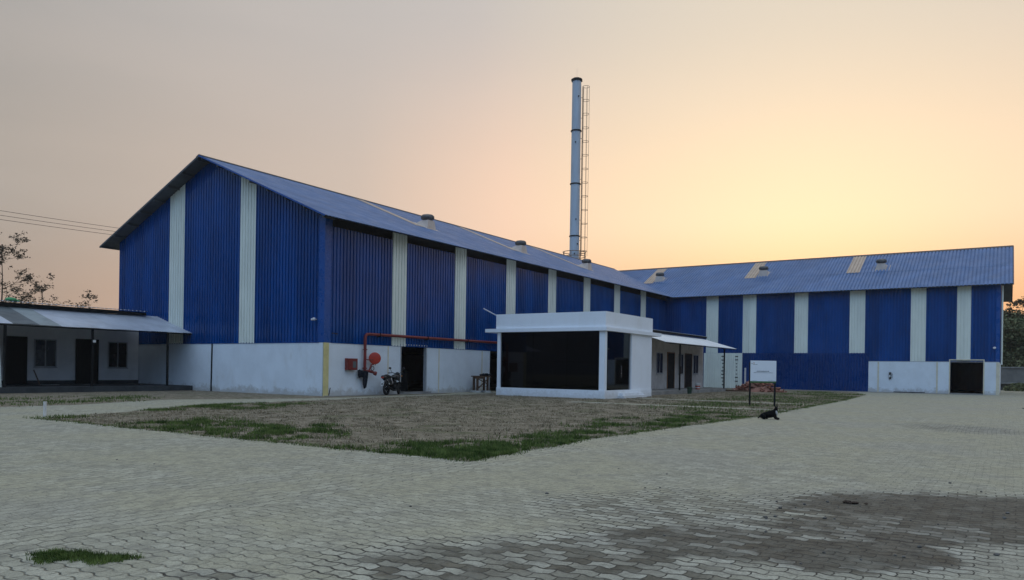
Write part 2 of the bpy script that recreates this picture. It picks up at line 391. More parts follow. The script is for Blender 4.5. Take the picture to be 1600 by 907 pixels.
    # dirt: fills joints first, then covers stones one by one
    big = noise_(tr, P, 2.6, 7, .75)
    cover = smooth_(tr, math_(tr, 'SUBTRACT', math_(tr, 'MULTIPLY', dirt, 1.5), math_(tr, 'MULTIPLY_ADD', rnd, .40, math_(tr, 'MULTIPLY_ADD', big, .75, math_(tr, 'MULTIPLY', fine, .3)))), -.02, .62)
    dcol = mix_(tr, smooth_(tr, noise_(tr, P, 4.5, 8, .8), .3, .7), (.011, .0085, .005), (.095, .073, .045))
    dcol = mix_(tr, smooth_(tr, noise_(tr, P, .8, 3), .5, .7, 0, .5), dcol, (.050, .052, .036))
    clean = mix_(tr, math_(tr, 'MULTIPLY', dirt, .6), c, mix_(tr, rnd, (.23, .225, .18), (.48, .49, .44)))
    c = mix_(tr, math_(tr, 'MULTIPLY', cover, .88), clean, dcol)
    c = mix_(tr, math_(tr, 'MULTIPLY', jwide, math_(tr, 'MULTIPLY', smooth_(tr, dirt, .02, .28), math_(tr, 'MULTIPLY_ADD', cover, -.30, .98))), c, (.022, .019, .014))
    c = mix_(tr, smooth_(tr, noise_(tr, P, 3.2, 9, .85), .44, .64, 0, .55), c, (.175, .165, .13))
    c = mix_(tr, smooth_(tr, noise_(tr, P, 11, 6, .85), .52, .64, 0, .65), c, (.13, .12, .095))
    # fine speckle and dark grit
    c = mix_(tr, smooth_(tr, noise_(tr, P, 70, 3, .8), .35, .65, .30, 0), c, (.06, .058, .05))
    c = mix_(tr, smooth_(tr, noise_(tr, P, 6, 6, .8), .53, .70, 0, .5), c, (.14, .135, .11))
    c = mix_(tr, smooth_(tr, noise_(tr, P, 1.6, 6, .75), .50, .70, 0, .40), c, (.22, .21, .17))
    c = mix_(tr, smooth_(tr, noise_(tr, P, 2.2, 6, .8), .36, .26, 0, .4), c, (.52, .51, .43))
    # straight seam between paving bays
    sm = smooth_(tr, math_(tr, 'ABSOLUTE', math_(tr, 'ADD', X, math_(tr, 'MULTIPLY_ADD', noise_(tr, P, 1.5, 3), .12, 20.14))), .006, .028, .85, 0)
    sm = math_(tr, 'MULTIPLY', sm, math_(tr, 'LESS_THAN', Y, -26.6))
    sm2 = smooth_(tr, math_(tr, 'ABSOLUTE', math_(tr, 'ADD', Y, math_(tr, 'MULTIPLY_ADD', noise_(tr, P, 2, 3), .12, 23.51))), .004, .03, .55, 0)
    sm2 = math_(tr, 'MULTIPLY', sm2, math_(tr, 'MULTIPLY', smooth_(tr, X, -23.6, -20.8, 1, 0), smooth_(tr, noise_(tr, P, 2.2, 4), .42, .6)))
    c = mix_(tr, math_(tr, 'MAXIMUM', sm, sm2), c, (.03, .028, .025))
    tr.links.new(c, bs.inputs['Base Color'])
    bs.inputs['Roughness'].default_value = .88; bs.inputs['Specular IOR Level'].default_value = .25
    h = math_(tr, 'ADD', math_(tr, 'MULTIPLY', math_(tr, 'SUBTRACT', 1, js), .8), math_(tr, 'MULTIPLY_ADD', noise_(tr, P, 9, 6, .75), .9, math_(tr, 'MULTIPLY', rnd, .25)))
    b = N_(tr, 'ShaderNodeBump'); b.inputs['Strength'].default_value = .7; b.inputs['Distance'].default_value = .012
    tr.links.new(h, b.inputs['Height']); tr.links.new(b.outputs[0], bs.inputs['Normal'])
    return m
DIRT = [(9.0, 5.6, 1.35, 2.6, 1.0), (6.75, 3.0, .75, 1.2, .95), (7.1, 1.8, .9, 1.6, .80), (6.2, .2, 1.05, 1.8, .70), (8.8, 2.2, 1.5, 1.8, .56),
        (23, 13.6, 2.2, 1.5, .55), (5.75, -2.2, .16, .45, .6), (5.5, .9, .4, 2.2, .66), (7.9, 4.4, 1.0, 2.0, .85), (5.6, 4.6, .35, 1.2, .75), (31, 9.5, 1.2, 1.0, .25)]
M['pavers'] = paver_mat()

def soil_mat():
    m = bpy.data.materials.new('lawn_soil'); m.use_nodes = True; tr = m.node_tree
    bs = tr.nodes['Principled BSDF']; P = pos_(tr)
    c = mix_(tr, smooth_(tr, noise_(tr, P, 2.6, 8, .8), .36, .64), (.090, .074, .048), (.345, .295, .215))
    c = mix_(tr, smooth_(tr, noise_(tr, P, .35, 4), .45, .65, 0, .5), c, (.215, .185, .13))
    c = mix_(tr, smooth_(tr, noise_(tr, P, 9, 6, .85), .50, .62, 0, .85), c, (.040, .036, .024))
    c = mix_(tr, smooth_(tr, noise_(tr, P, .5, 5, .65), .52, .66, 0, .55), c, (.075, .095, .035))
    tr.links.new(c, bs.inputs['Base Color']); bs.inputs['Roughness'].default_value = .95; bs.inputs['Specular IOR Level'].default_value = .1
    b = N_(tr, 'ShaderNodeBump'); b.inputs['Strength'].default_value = 1; b.inputs['Distance'].default_value = .05
    tr.links.new(noise_(tr, P, 7, 7, .75), b.inputs['Height']); tr.links.new(b.outputs[0], bs.inputs['Normal'])
    return m
M['soil'] = soil_mat()
M['field'] = mat('dry_field', (.13, .12, .07), .95, spec=.1, var=.35, scale=.15, bump=.5, bscale=3)

# ------------------------------------------------------------------ setting: ground sheets
def sheet(name, pts, z, m, cuts=None):
    mb = MB(); mb.poly([(x, y, z) for x, y in pts]); o = mb.build(name, m); return tag(o, kind='structure')
sheet('ground', [(-180, -260), (330, -260), (330, 280), (-180, 280)], 0, M['field'])
sheet('paved_yard', [(-60, -70), (75, -70), (75, -18), (60, 0), (0, 12), (-60, 12)], .004, M['pavers'])
LAWN = [(-17.84, -22.85), (-17.83, -15), (-17.76, -7.75), (-9.66, -4.1), (-3.5, -3.55), (3.6, -2.95), (9.9, -2.9), (20, -2.0), (47.6, -2.0), (47.6, -17.5), (44, -19.5), (36, -21.45), (20, -22.3), (0, -22.95), (-6, -22.7), (-12.5, -22.45)]
def rough_outline(pts, step=.22, amp=.13):
    out = []
    for a, b in zip(pts, pts[1:] + pts[:1]):
        a, b = V((a[0], a[1], 0)), V((b[0], b[1], 0)); n = max(1, int((b - a).length / step))
        d = (b - a).normalized(); q = V((-d.y, d.x, 0))
        for i in range(n):
            p = a + (b - a) * i / n
            p = p + q * amp * (noise.noise(p * .8) + .8 * noise.noise(p * 3.1))
            out.append((p.x, p.y))
    return out
LAWN_R = rough_outline(LAWN)
sheet('lawn_soil', LAWN_R, .008, M['soil'])
VERGE = rough_outline([(-30, -1.0), (-16, -1.2), (-13.3, -1.05), (-10.5, .1), (-8.4, .9), (-5.5, -.5), (-2.55, -1.64), (.3, -1.9), (6, -1.5), (9.7, -1.3), (9.7, .2), (.2, .2), (.2, 12), (-30, 12)])
sheet('verge_soil', VERGE, .008, M['soil'])
def path(x0, x1, y0, y1):
    return sheet('path', rough_outline([(x0, y0), (x1, y0), (x1, y1), (x0, y1)], .4, .08), .013, M['pavers'])
path(4.7, 5.6, -23.2, -12.2); path(12.3, 13.3, -22.9, -12.6)
# concrete apron along the walls
mb = MB(); mb.box(-.02, 9.5, -.75, -.03, 0, .03); tag(mb.build('wall_apron', M['concrete']), kind='structure')
mb = MB(); mb.box(46.9, 48.0, -26.3, -8.3, 0, .035); tag(mb.build('wall_apron', M['concrete']), kind='structure')

# ------------------------------------------------------------------ long warehouse
W, L = 19.69, 48.08
OX, OE = .93, .967
ZE, ZR = 9.411, 14.03
SL = (ZR - ZE) / (W / 2 + OE)
HS = 2.87
def zroof(y): return ZE + SL * (min(y, W - y) + OE)
wh = thing('warehouse', 'large blue and white ribbed metal warehouse with its gable end facing the yard', 'warehouse', (0, 0, 0))
def wall_seg(parent, x0, x1, y0, y1, z0, z1, m=None, name='plinth_wall'):
    b = MB(); b.box(x0, x1, y0, y1, z0, z1); return b.build(name, m or M['plaster'], parent)
# white plinth walls
wall_seg(wh, -.06, .14, .0, W, 0, HS)                                     # gable
wall_seg(wh, .142, 6.1, -.06, .14, 0, HS)
wall_seg(wh, 8.46, 15.5, -.06, .14, 0, HS)
wall_seg(wh, 16.7, L - .02, -.06, .14, 0, HS)
wall_seg(wh, .15, L + 8, W - .2, W, 0, HS)
# yellow corner pilaster and thin yellow joint strips
wall_seg(wh, -.075, .30, -.085, -.062, 0, HS, M['yellow'], 'corner_pilaster')
for x in (4.97, 9.74, 14.5): wall_seg(wh, x - .05, x + .05, -.070, -.0605, .02, HS - .02, M['cream'], 'joint_strip')
# gable cladding
def gable(y0, y1, m, name, xo=0.0):
    b = MB(); L_ = y1 - y0; ex = [W / 2 - y0] if y0 < W / 2 < y1 else []
    b.ribs(L_, lambda u: (-.02 - xo, y0 + u, HS), lambda u: (-.02 - xo, y0 + u, zroof(y0 + u) - .09), (-1, 0, 0), .25, .06, ex, start=y0)
    return b.build(name, M[m], wh)
gs = [(5.6, 7.04), (12.4, 13.95)]
gable(.42, 5.6, 'blue', 'cladding'); gable(7.04, 12.4, 'blue', 'cladding'); gable(13.95, W, 'blue', 'cladding')
for a, b in gs: gable(a, b, 'strip', 'white_cladding', .012)
# long wall cladding
stripes = [5.22, 11.3, 17.36, 23.36, 29.34, 35.4, 41.5]
def longwall(x0, x1, m, name, o=0.0):
    zt = 9.14 if m == 'blue' else zroof(0) - .09
    b = MB(); b.ribs(x1 - x0, lambda u: (x0 + u, -.02 - o, HS), lambda u: (x0 + u, -.02 - o, zt), (0, -1, 0), .25, .06, start=x0)
    return b.build(name, M[m], wh)
xa = .42
for s_ in stripes + [None]:
    xb = s_ if s_ else L - .03
    longwall(xa, xb, 'blue', 'cladding')
    if s_:
        longwall(s_, s_ + 1.25, 'strip', 'white_cladding', .012); xa = s_ + 1.25
b = MB(); b.ribs(L + 8, lambda u: (u, W - .02, HS), lambda u: (u, W - .02, zroof(W) - .09), (0, 1, 0), .25, .032); b.build('cladding', M['blue'], wh)
# corner flashing (an angle of folded sheet)
b = MB(); b.box(-.062, -.058, -.06, .45, HS + .01, zroof(0) - .12); b.box(-.062, .45, -.064, -.060, HS + .01, zroof(0) - .12); b.build('corner_flashing', M['blue_trim'], wh)
b = MB(); b.box(-.062, -.058, W - .3, W + .05, HS + .01, zroof(W) - .12); b.build('corner_flashing', M['blue_trim'], wh)
# drip trim over the plinth
b = MB(); b.box(-.085, -.055, .3, W, HS - .01, HS + .035); b.build('drip_trim', M['blue'], wh)
b = MB(); b.box(.5, L - .05, -.085, -.055, HS - .005, HS + .035); b.build('drip_trim', M['blue'], wh)
b = MB(); b.box(.1, L - .1, .30, .34, 8.6, zroof(0.3) - .06); b.build('eave_gap_dark', M['black'], wh)  # black sheet added behind the open eave gap to keep it dark
# roof slopes: ribs run down the slope
XR0, XR1 = -OX, 56.05
def slope(name, y_e, y_r, N, off=0, x0=XR0, x1=XR1, m='roof', parent=None, ye=None, ze=ZE):
    b = MB(); b.ribs(x1 - x0, lambda u: (x0 + u, y_e, ze + off), lambda u: (x0 + u, y_r, ZR + off), N, .25, .035, start=x0)
    return b.build(name, M[m], parent or wh)
n1 = V((0, -SL, 1)).normalized(); n2 = V((0, SL, 1)).normalized()
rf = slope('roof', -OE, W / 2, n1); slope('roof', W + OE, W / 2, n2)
# dull underside liners at the overhangs and purlin ends
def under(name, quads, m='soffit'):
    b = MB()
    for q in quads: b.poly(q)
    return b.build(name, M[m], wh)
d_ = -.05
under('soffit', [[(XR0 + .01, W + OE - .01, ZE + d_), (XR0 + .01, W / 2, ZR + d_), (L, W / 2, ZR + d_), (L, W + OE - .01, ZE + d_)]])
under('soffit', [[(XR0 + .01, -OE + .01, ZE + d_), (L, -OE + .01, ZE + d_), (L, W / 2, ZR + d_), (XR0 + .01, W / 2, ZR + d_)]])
for k in range(8):
    for sgn in (0, 1):
        f = .02 + k * .137; yy = -OE + (W / 2 + OE) * f; zz = ZE + (ZR - ZE) * f - .12
        if sgn: yy = W - yy
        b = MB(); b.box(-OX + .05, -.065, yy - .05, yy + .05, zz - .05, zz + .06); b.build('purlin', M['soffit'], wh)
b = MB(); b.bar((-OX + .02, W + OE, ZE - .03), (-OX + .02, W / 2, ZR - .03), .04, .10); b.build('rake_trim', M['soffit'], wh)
b = MB(); b.bar((-OX - .012, -OE, ZE + .0), (-OX - .012, W / 2, ZR + .0), .02, .09); b.build('rake_trim', M['blue_trim'], wh)
b = MB(); yr = W / 2
b.poly([(XR0, yr - .3, ZR - .3 * SL + .075), (XR1, yr - .3, ZR - .3 * SL + .075), (XR1, yr, ZR + .085), (XR0, yr, ZR + .085)])
b.poly([(XR0, yr, ZR + .085), (XR1, yr, ZR + .085), (XR1, yr + .3, ZR - .3 * SL + .075), (XR0, yr + .3, ZR - .3 * SL + .075)])
b.build('ridge_cap', M['fascia'], wh)
# translucent strips and turbine vents on the slope facing the yard
def turbine(parent, p, up_to, nrm, along, down):
    """p: point on the roof; upstand of folded sheet with a rotating vent on top"""
    p = V(p); a = V(along).normalized(); dn = V(down).normalized()
    b = MB(); top = p + V((0, 0, .50))
    q = [p - a * .48 - dn * .7 + V((0, 0, .04)), p + a * .48 - dn * .7 + V((0, 0, .04)), p + a * .48 + dn * .42 + V((0, 0, .03)), p - a * .48 + dn * .42 + V((0, 0, .03))]
    h_ = V((dn.x, dn.y, 0)).normalized()
    tq = [top - a * .34 - h_ * .34, top + a * .34 - h_ * .34, top + a * .34 + h_ * .34, top - a * .34 + h_ * .34]
    b.add(q + tq, [(0, 1, 5, 4), (1, 2, 6, 5), (2, 3, 7, 6), (3, 0, 4, 7), (4, 5, 6, 7)])
    fl = [p - a * .75 - dn * .9 + V((0, 0, .045)), p + a * .75 - dn * .9 + V((0, 0, .045)), p + a * .75 + dn * .62 + V((0, 0, .045)), p - a * .75 + dn * .62 + V((0, 0, .045))]
    b.poly(fl)
    base = b.build('vent_upstand', M['ventbase'], parent)
    b = MB(); c = top; VS = .80
    b.lathe([(r_q * VS, h_q * VS) for r_q, h_q in [(.33, 0), (.36, .05), (.50, .12), (.56, .26), (.53, .40), (.40, .52), (.16, .58), (.02, .60)]], c, seg=24)
    for k in range(20):
        t_ = 2 * pi * k / 20; d = V((cos(t_), sin(t_), 0))
        b.tube([c + (d * .51 + V((0, 0, .10))) * VS, c + (d * .585 + V((0, 0, .25))) * VS, c + (d * .555 + V((0, 0, .40))) * VS, c + (d * .42 + V((0, 0, .52))) * VS], .018, 4)
    b.build('vent_turbine', M['vent'], base)
for x in (13.3, 25.6, 37.6):
    y = 4.0; turbine(wh, (x, y, zroof(y) + .0), None, n1, (1, 0, 0), (0, -1, -SL))
    b = MB(); x0, x1 = x - 1.75, x - .75
    fy = lambda y: zroof(y)
    b.ribs(x1 - x0, lambda u: (x0 + u, 3.6, fy(3.6) + .016), lambda u: (x0 + u, W / 2 - .32, fy(W / 2 - .32) + .016), n1, .25, .035, start=x0 - XR0 + .18)
    b.build('skylight', M['skylight'], wh)
# door opening frames and inner darkness
def door_frame(parent, a, b_, zt, axis, d=-.075, w=.09, m='frame'):
    mb = MB()
    if axis == 'x':
        mb.box(a - w, a, d, .10, 0, zt); mb.box(b_, b_ + w, d, .10, 0, zt); mb.box(a - w, b_ + w, d - .004, .104, zt, zt + w)
    else:
        mb.box(d, d + .18, a - w, a, 0, zt); mb.box(d, d + .18, b_, b_ + w, 0, zt); mb.box(d - .004, d + .184, a - w, b_ + w, zt, zt + w)
    return mb.build('door_frame', M[m], parent)
door_frame(wh, 6.12, 8.44, 2.93, 'x')
wall_seg(wh, 6.0, 8.6, -.40, .0, 0, .13, M['concrete'], 'threshold')
door_frame(wh, 15.55, 16.65, 2.75, 'x', m='dark')
# stored timber just inside the open doorway
b = MB(); b.box(7.3, 8.2, 1.2, 1.9, .1, 1.4); b.build('stored_crate', M['dark'], wh)
# small gable details
b = MB(); b.tube([(-.10, 9.5, 0.02), (-.10, 9.5, .25), (-.085, 9.52, .3), (-.085, 9.48, HS)], .045, 8); b.build('downpipe_or_glow', M['dark'], wh)
b = MB(); b.bar((-.05, .51, 4.12), (-.22, .51, 4.12), .04); b.ell((-.28, .47, 4.12), (.10, .08, .08)); b.tube([(-.24, .52, 4.1), (-.3, .66, 4.1)], .05, 8); b.build('security_lamp', M['lamp'], wh)
b = MB(); b.bar((.5, -.05, 3.4), (.9, -.09, 3.38), .05); b.build('wall_bracket', M['dark'], wh)
b = MB(); b.bar((.25, -.16, .0), (.42, -.10, .45), .03); b.build('rebar_stub', M['dark'], wh)

# ------------------------------------------------------------------ cross warehouse
D, W2 = 30.05, 16.12
OE2, O2 = .72, .90
ZE2, ZR2 = 9.354, 13.72
SL2 = (ZR2 - ZE2) / (W2 / 2 + OE2)
YB = 21.0
def zr2(x): xx = x - L; return ZE2 + SL2 * (min(xx, W2 - xx) + OE2)
cw = thing('warehouse', 'long blue warehouse with pale stripes standing across the far side of the yard', 'warehouse', (L, -D, 0))
def front(y0, y1, z0, m, name, o=0.0, z1=None):      # y0 > y1
    b = MB(); zt = (zr2(L) - .09) if z1 is None else z1
    b.ribs(y0 - y1, lambda u: (L - .02 - o, y0 - u, z0), lambda u: (L - .02 - o, y0 - u, zt), (-1, 0, 0), .25, .045, start=-y0 + .1)
    return b.build(name, M[m], cw)
ws = [(-4.55, -5.80, 3.57), (-8.30, -9.62, 3.57), (-13.29, -14.53, 3.57), (-18.23, -19.55, 3.57), (-23.30, -24.50, 2.80), (-26.87, -27.92, 3.02)]
ya = -.05
for a, b_, z0 in ws:
    zz = 3.57 if ya > -19.0 else 2.80
    front(ya, a, zz, 'blue', 'cladding'); front(a, b_, z0, 'strip', 'white_cladding', .012); ya = b_
front(ya, -D + .25, 2.80, 'blue', 'cladding')
front(-.05, -4.33, .02, 'blue_low', 'lower_cladding', .02, 3.56)
lc = front(-8.28, -19.88, .02, 'blue_low', 'lower_cladding', .03, 3.56)
b = MB(); b.box(L - .075, L - .05, -19.9, -8.28, 3.555, 3.60); b.build('lap_trim', M['blue'], cw)
# white ribbed double gate with rows of dark fixings
gate = MB(); gate.ribs(3.95, lambda u: (L - .06, -4.33 - u, .03), lambda u: (L - .06, -4.33 - u, 3.56), (-1, 0, 0), .22, .06)
gt = gate.build('white_gate', M['strip'], cw)
for yy in (-6.35, -7.75):
    for k in range(9):
        z = .35 + k * .36 + random.uniform(-.05, .05)
        b = MB(); wv = random.choice((.06, .09, .14)); b.box(L - .15, L - .115, yy - wv, yy + wv, z - .035, z + .05); b.build('gate_fixing', M['dark'], gt)
b = MB(); b.box(L - .10, L - .085, -8.33, -8.28, .0, 3.56); b.build('gate_edge', M['frame'], gt)
# plinth
def pw(y0, y1, z1=2.80, x=L): return wall_seg(cw, x - .08, x + .15, y1, y0, 0, z1)
pw(-19.9, -26.40); pw(-28.90, -D)
wall_seg(cw, L + .152, L + W2, -D, -D + .2, 0, 2.80)
for yy in (-20.72, -25.42): wall_seg(cw, L - .11, L - .081, yy - .06, yy + .06, 0, 2.78, M['cream'], 'pilaster')
wall_seg(cw, L - .11, L - .081, -D - .012, -D + .24, 0, 2.78, M['cream'], 'pilaster')
wall_seg(cw, L - .085, L - .06, -30.0, -19.9, 2.795, 2.84, M['frame'], 'drip_trim')
door_frame(cw, -28.88, -26.42, 2.95, 'y', d=L - .10, m='cream')
wall_seg(cw, L - .5, L + .1, -28.9, -26.4, 0, .10, M['concrete'], 'threshold')
wall_seg(cw, L - .2, L - .1, -24.5, -22.0, .02, .10, M['dark'], 'floor_drain')
# gable end facing the road
b = MB(); b.ribs(W2, lambda u: (L + u, -D - .0, 2.80), lambda u: (L + u, -D - .0, zr2(L + u) - .09), (0, -1, 0), .25, .03, [W2 / 2]); b.build('cladding', M['blue'], cw)
b = MB(); b.box(L - .07, L - .062, -D + .0, -D + .28, 2.82, zr2(L) - .12); b.box(L - .07, L + .3, -D - .050, -D - .042, 2.82, zr2(L) - .12); b.build('corner_flashing', M['blue_trim'], cw)
b = MB(); b.tube([(L + .18, -D - .13, 2.6), (L + .18, -D - .13, zr2(L) - .4)], .075, 8); b.build('downpipe_or_glow', M['strip'], cw)  # pale pipe added to stand in for sky glow on the gable edge
b = MB(); b.ribs(W2, lambda u: (L + u, YB - .5, 0.0), lambda u: (L + u, YB - .5, zr2(L + u) - .09), (0, 1, 0), .25, .03, [W2 / 2]); b.build('cladding', M['blue'], cw)
b = MB(); b.ribs(YB + D - .5, lambda u: (L + W2, -D + u, 0.0), lambda u: (L + W2, -D + u, zr2(L + W2) - .09), (1, 0, 0), .25, .03); b.build('cladding', M['blue'], cw)
m1 = V((-SL2, 0, 1)).normalized(); m2 = V((SL2, 0, 1)).normalized()
Y0 = -D - O2
XM = L + W2 / 2
def slope2(x_e, x_r, N, z_e, z_r, off=0, name='roof'):
    b = MB(); b.ribs(YB - Y0, lambda u: (x_e, Y0 + u, z_e + off), lambda u: (x_r, Y0 + u, z_r + off), N, .30, .055)
    return b.build(name, M['roof'], cw)
fl = .46
xl = L - OE2 + (W2 / 2 + OE2) * fl; zl = ZE2 + (ZR2 - ZE2) * fl
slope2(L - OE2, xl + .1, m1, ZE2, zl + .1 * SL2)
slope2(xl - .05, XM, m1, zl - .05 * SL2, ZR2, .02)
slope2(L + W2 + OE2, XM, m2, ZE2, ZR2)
b = MB(); b.poly([(L - OE2 + .01, Y0 + .01, ZE2 - .05), (XM, Y0 + .01, ZR2 - .05), (XM, -1.0, ZR2 - .05), (L - OE2 + .01, -1.0, ZE2 - .05)]); b.build('soffit', M['soffit'], cw)
b = MB(); b.poly([(L + W2 + OE2 - .01, Y0 + .01, ZE2 - .05), (XM, Y0 + .01, ZR2 - .05), (XM, YB, ZR2 - .05), (L + W2 + OE2 - .01, YB, ZE2 - .05)]); b.build('soffit', M['soffit'], cw)
b = MB(); b.bar((L + W2 + OE2, Y0, ZE2 - .04), (XM, Y0, ZR2 - .02), .05, .16); b.build('rake_trim', M['fascia'], cw)
b = MB(); b.bar((L - OE2, Y0 - .005, ZE2 - .02), (XM, Y0 - .005, ZR2), .05, .14); b.build('rake_trim', M['fascia'], cw)
b = MB()
b.poly([(XM - .3, Y0, ZR2 - .3 * SL2 + .075), (XM - .3, YB, ZR2 - .3 * SL2 + .075), (XM, YB, ZR2 + .13), (XM, Y0, ZR2 + .13)])
b.poly([(XM, Y0, ZR2 + .13), (XM, YB, ZR2 + .13), (XM + .3, YB, ZR2 - .3 * SL2 + .075), (XM + .3, Y0, ZR2 - .3 * SL2 + .075)])
b.build('ridge_cap', M['fascia'], cw)
for y, ys in ((2.35, 3.45), (-9.15, -7.95), (-20.3, -17.9)):
    turbine(cw, (52.3, y, zr2(52.3)), None, m1, (0, 1, 0), (-1, 0, -SL2))
    b = MB(); b.ribs(1.2, lambda u: (xl + .1, ys - .6 + u, zr2(xl + .1) + .045), lambda u: (XM - .32, ys - .6 + u, zr2(XM - .32) + .045), m1, .30, .055, start=ys - .6 - Y0)
    b.build('skylight', M['skylight'], cw)
b = MB(); b.bar((L - .05, -29.67, 4.05), (L - .25, -29.67, 4.05), .05); b.ell((L - .3, -29.67, 4.02), (.12, .12, .10)); b.build('security_lamp', M['lamp'], cw)

# ------------------------------------------------------------------ glazed office pavilion
of = thing('office_pavilion', 'white flat roofed office with big dark glass walls standing before the long warehouse', 'office', (13.3, -8, 0))
XA, XB, YA, YC = 10.0, 16.65, -11.7, -4.4
b = MB(); b.box(XA - .03, XB, YA - .03, YC + .02, 0, .48); b.build('plinth', M['plaster2'], of)
b = MB(); b.box(XA, XA + .26, YA, YA + .36, .48, 3.84); b.build('pillar', M['plaster2'], of)
b = MB(); b.box(XA, XA + .26, YC - .22, YC, .48, 3.84); b.build('pillar', M['plaster2'], of)
b = MB(); b.box(13.6, XB, YA, YA + .22, .48, 3.84); b.build('wall', M['plaster2'], of)
b = MB(); b.box(XB - .2, XB - .003, YA + .222, -2.2, .48, 3.84); b.build('wall', M['plaster2'], of)
b = MB(); b.box(XA + .262, XB - .21, YC - .2, YC - .002, .48, 3.84); b.build('wall', M['plaster2'], of)
b = MB(); b.box(XA - .16, XB + 1.2, YA - .16, YC + .82, 3.84, 4.05); b.build('roof_slab', M['plaster2'], of)
b = MB(); b.box(XA - .04, XB + .02, YA - .04, YC + .08, 4.052, 4.93); b.build('parapet', M['plaster2'], of)
g = MB(); g.box(XA + .10, XA + .112, YA + .36, YC - .22, .483, 3.838); gw = g.build('glass_wall', M['glass'], of)
for yy in (-9.2, -6.9): 
    b = MB(); b.box(XA + .114, XA + .15, yy - .025, yy + .025, .485, 3.836); b.build('mullion', M['dark'], gw)
b = MB(); b.box(XA + .114, XA + .15, YA + .365, YC - .225, 2.05, 2.09); b.build('transom', M['dark'], gw)
g = MB(); g.box(XA + .26, 13.6, YA + .10, YA + .112, .483, 3.838); gw2 = g.build('glass_wall', M['glass'], of)
b = MB(); b.box(12.0, 12.05, YA + .114, YA + .15, .485, 3.836); b.build('mullion', M['dark'], gw2)
b = MB(); b.box(13.50, 13.60, YA + .06, YA + .16, .482, 3.839); b.build('mullion', M['frame'], gw2)
b = MB(); b.box(12.25, 12.28, YA + .02, YA + .07, 1.2, 1.9); b.build('door_handle', M['chrome'], gw2)
b = MB(); b.box(XA + .2, XB - .22, YA + .25, YC - .21, .481, .50); b.build('floor', M['interior'], of)
b = MB(); b.box(XA + .2, XB - .22, YA + .25, YC - .21, 3.80, 3.835); b.build('ceiling', M['interior'], of)
b = MB(); b.box(XB - .26, XB - .21, YA + .25, YC - .21, .5, 3.8); b.build('inner_wall', M['interior'], of)
b = MB(); b.box(XA + .3, XB - .3, YC - .26, YC - .21, .5, 3.8); b.build('inner_wall', M['interior'], of)
b = MB()
for k in range(24): b.tube([(16.30, -8.9 - k * .07, .55), (16.30, -8.9 - k * .07, 3.6)], .05, 6)
b.build('curtain', M['curtain'], of)
b = MB(); b.box(14.4, 14.9, -11.3, -10.5, .5, 2.1); b.build('cabinet', M['stained'], of)
b = MB(); b.box(11.7, 15.1, -12.1, YA - .032, 0, .16); b.box(11.9, 14.9, -11.95, YA - .034, .162, .30); b.build('step', M['plaster2'], of)
b = MB(); b.tube([(10.1, -4.3, 4.85), (9.95, -3.35, 5.33)], .035, 8); b.build('roof_spout', M['tin'], of)

# ------------------------------------------------------------------ annex row (rooms behind the office)
an = thing('annex_building', 'low stained row of rooms with a white sloping awning beside the office', 'building', (27, -8, 0))
AY = -8.2
b = MB(); b.box(16.68, 34.9, -10.85, AY - .002, 0, .25); b.build('porch_slab', M['concrete'], an)
b = MB(); b.box(16.7, 36.6, AY, AY + .2, 0, 4.4); b.build('wall', M['stained'], an)
b = MB(); b.box(36.402, 36.6, AY + .202, -2.0, 0, 4.4); b.build('wall', M['stained'], an)
def opening(parent, kind, x0, x1, z0, z1, y, m, fr='frame', split=True):
    b = MB()
    if kind == 'window':
        b.box(x0 - .06, x1 + .06, y - .05, y - .002, z0 - .06, z0); b.box(x0 - .06, x1 + .06, y - .05, y - .002, z1, z1 + .06)
        b.box(x0 - .06, x0, y - .05, y - .002, z0, z1); b.box(x1, x1 + .06, y - .05, y - .002, z0, z1)
        xm = (x0 + x1) / 2; b.box(xm - .03, xm + .03, y - .045, y - .002, z0, z1)
    else:
        b.box(x0 - .08, x0, y - .05, y - .002, z0, z1 + .08); b.box(x1, x1 + .08, y - .05, y - .002, z0, z1 + .08); b.box(x0, x1, y - .05, y - .002, z1, z1 + .08)
    o = b.build(kind, M[fr], parent)
    b = MB(); b.box(x0, x1, y - .022, y - .001, z0, z1); b.build('pane' if kind == 'window' else 'door_leaf', M[m], o)
    if kind == 'window':
        b = MB(); b.box(x0 - .1, x1 + .1, y - .09, y - .051, z0 - .10, z0 - .055); b.build('sill', M[fr], o)
    return o
opening(an, 'window', 26.0, 27.15, 1.5, 3.0, AY, 'pane')
opening(an, 'door', 28.2, 29.6, .26, 3.05, AY, 'darkdoor', 'orangewood')
opening(an, 'window', 30.6, 31.6, 1.45, 3.0, AY, 'pane')
opening(an, 'door', 32.1, 33.6, .26, 3.05, AY, 'darkdoor', 'wood')
opening(an, 'window', 34.1, 35.2, 1.5, 3.0, AY, 'pane')
b = MB(); b.ribs(16.2, lambda u: (20.9 + u, -11.0, 3.62), lambda u: (20.9 + u * .96 - 1.3 * 0, AY + .05, 4.50), (0, -.3, 1), .25, .025); b.build('awning', M['tin_white'], an)
b = MB(); b.bar((20.9, -10.95, 3.57), (37.05, -10.95, 3.57), .05, .05); b.build('awning_beam', M['dark'], an)
b = MB(); b.ribs(20.0, lambda u: (16.9 + u, AY - .25, 4.70), lambda u: (16.9 + u, -1.2, 5.3), (0, -.1, 1), .25, .03); b.build('roof', M['tin'], an)
b = MB(); b.box(16.9, 36.9, AY - .2, AY - .1, 4.55, 4.69); b.build('roof_beam', M['dark'], an)
for x in (24.3, 34.6):
    b = MB(); b.box(x - .05, x + .05, -10.75, -10.65, .25, 3.60); p = b.build('post', M['dark'], an)
    if x < 30:
        b = MB(); b.box(x - .22, x + .04, -10.86, -10.752, 1.45, 1.98); b.build('meter_box', M['dark'], p)

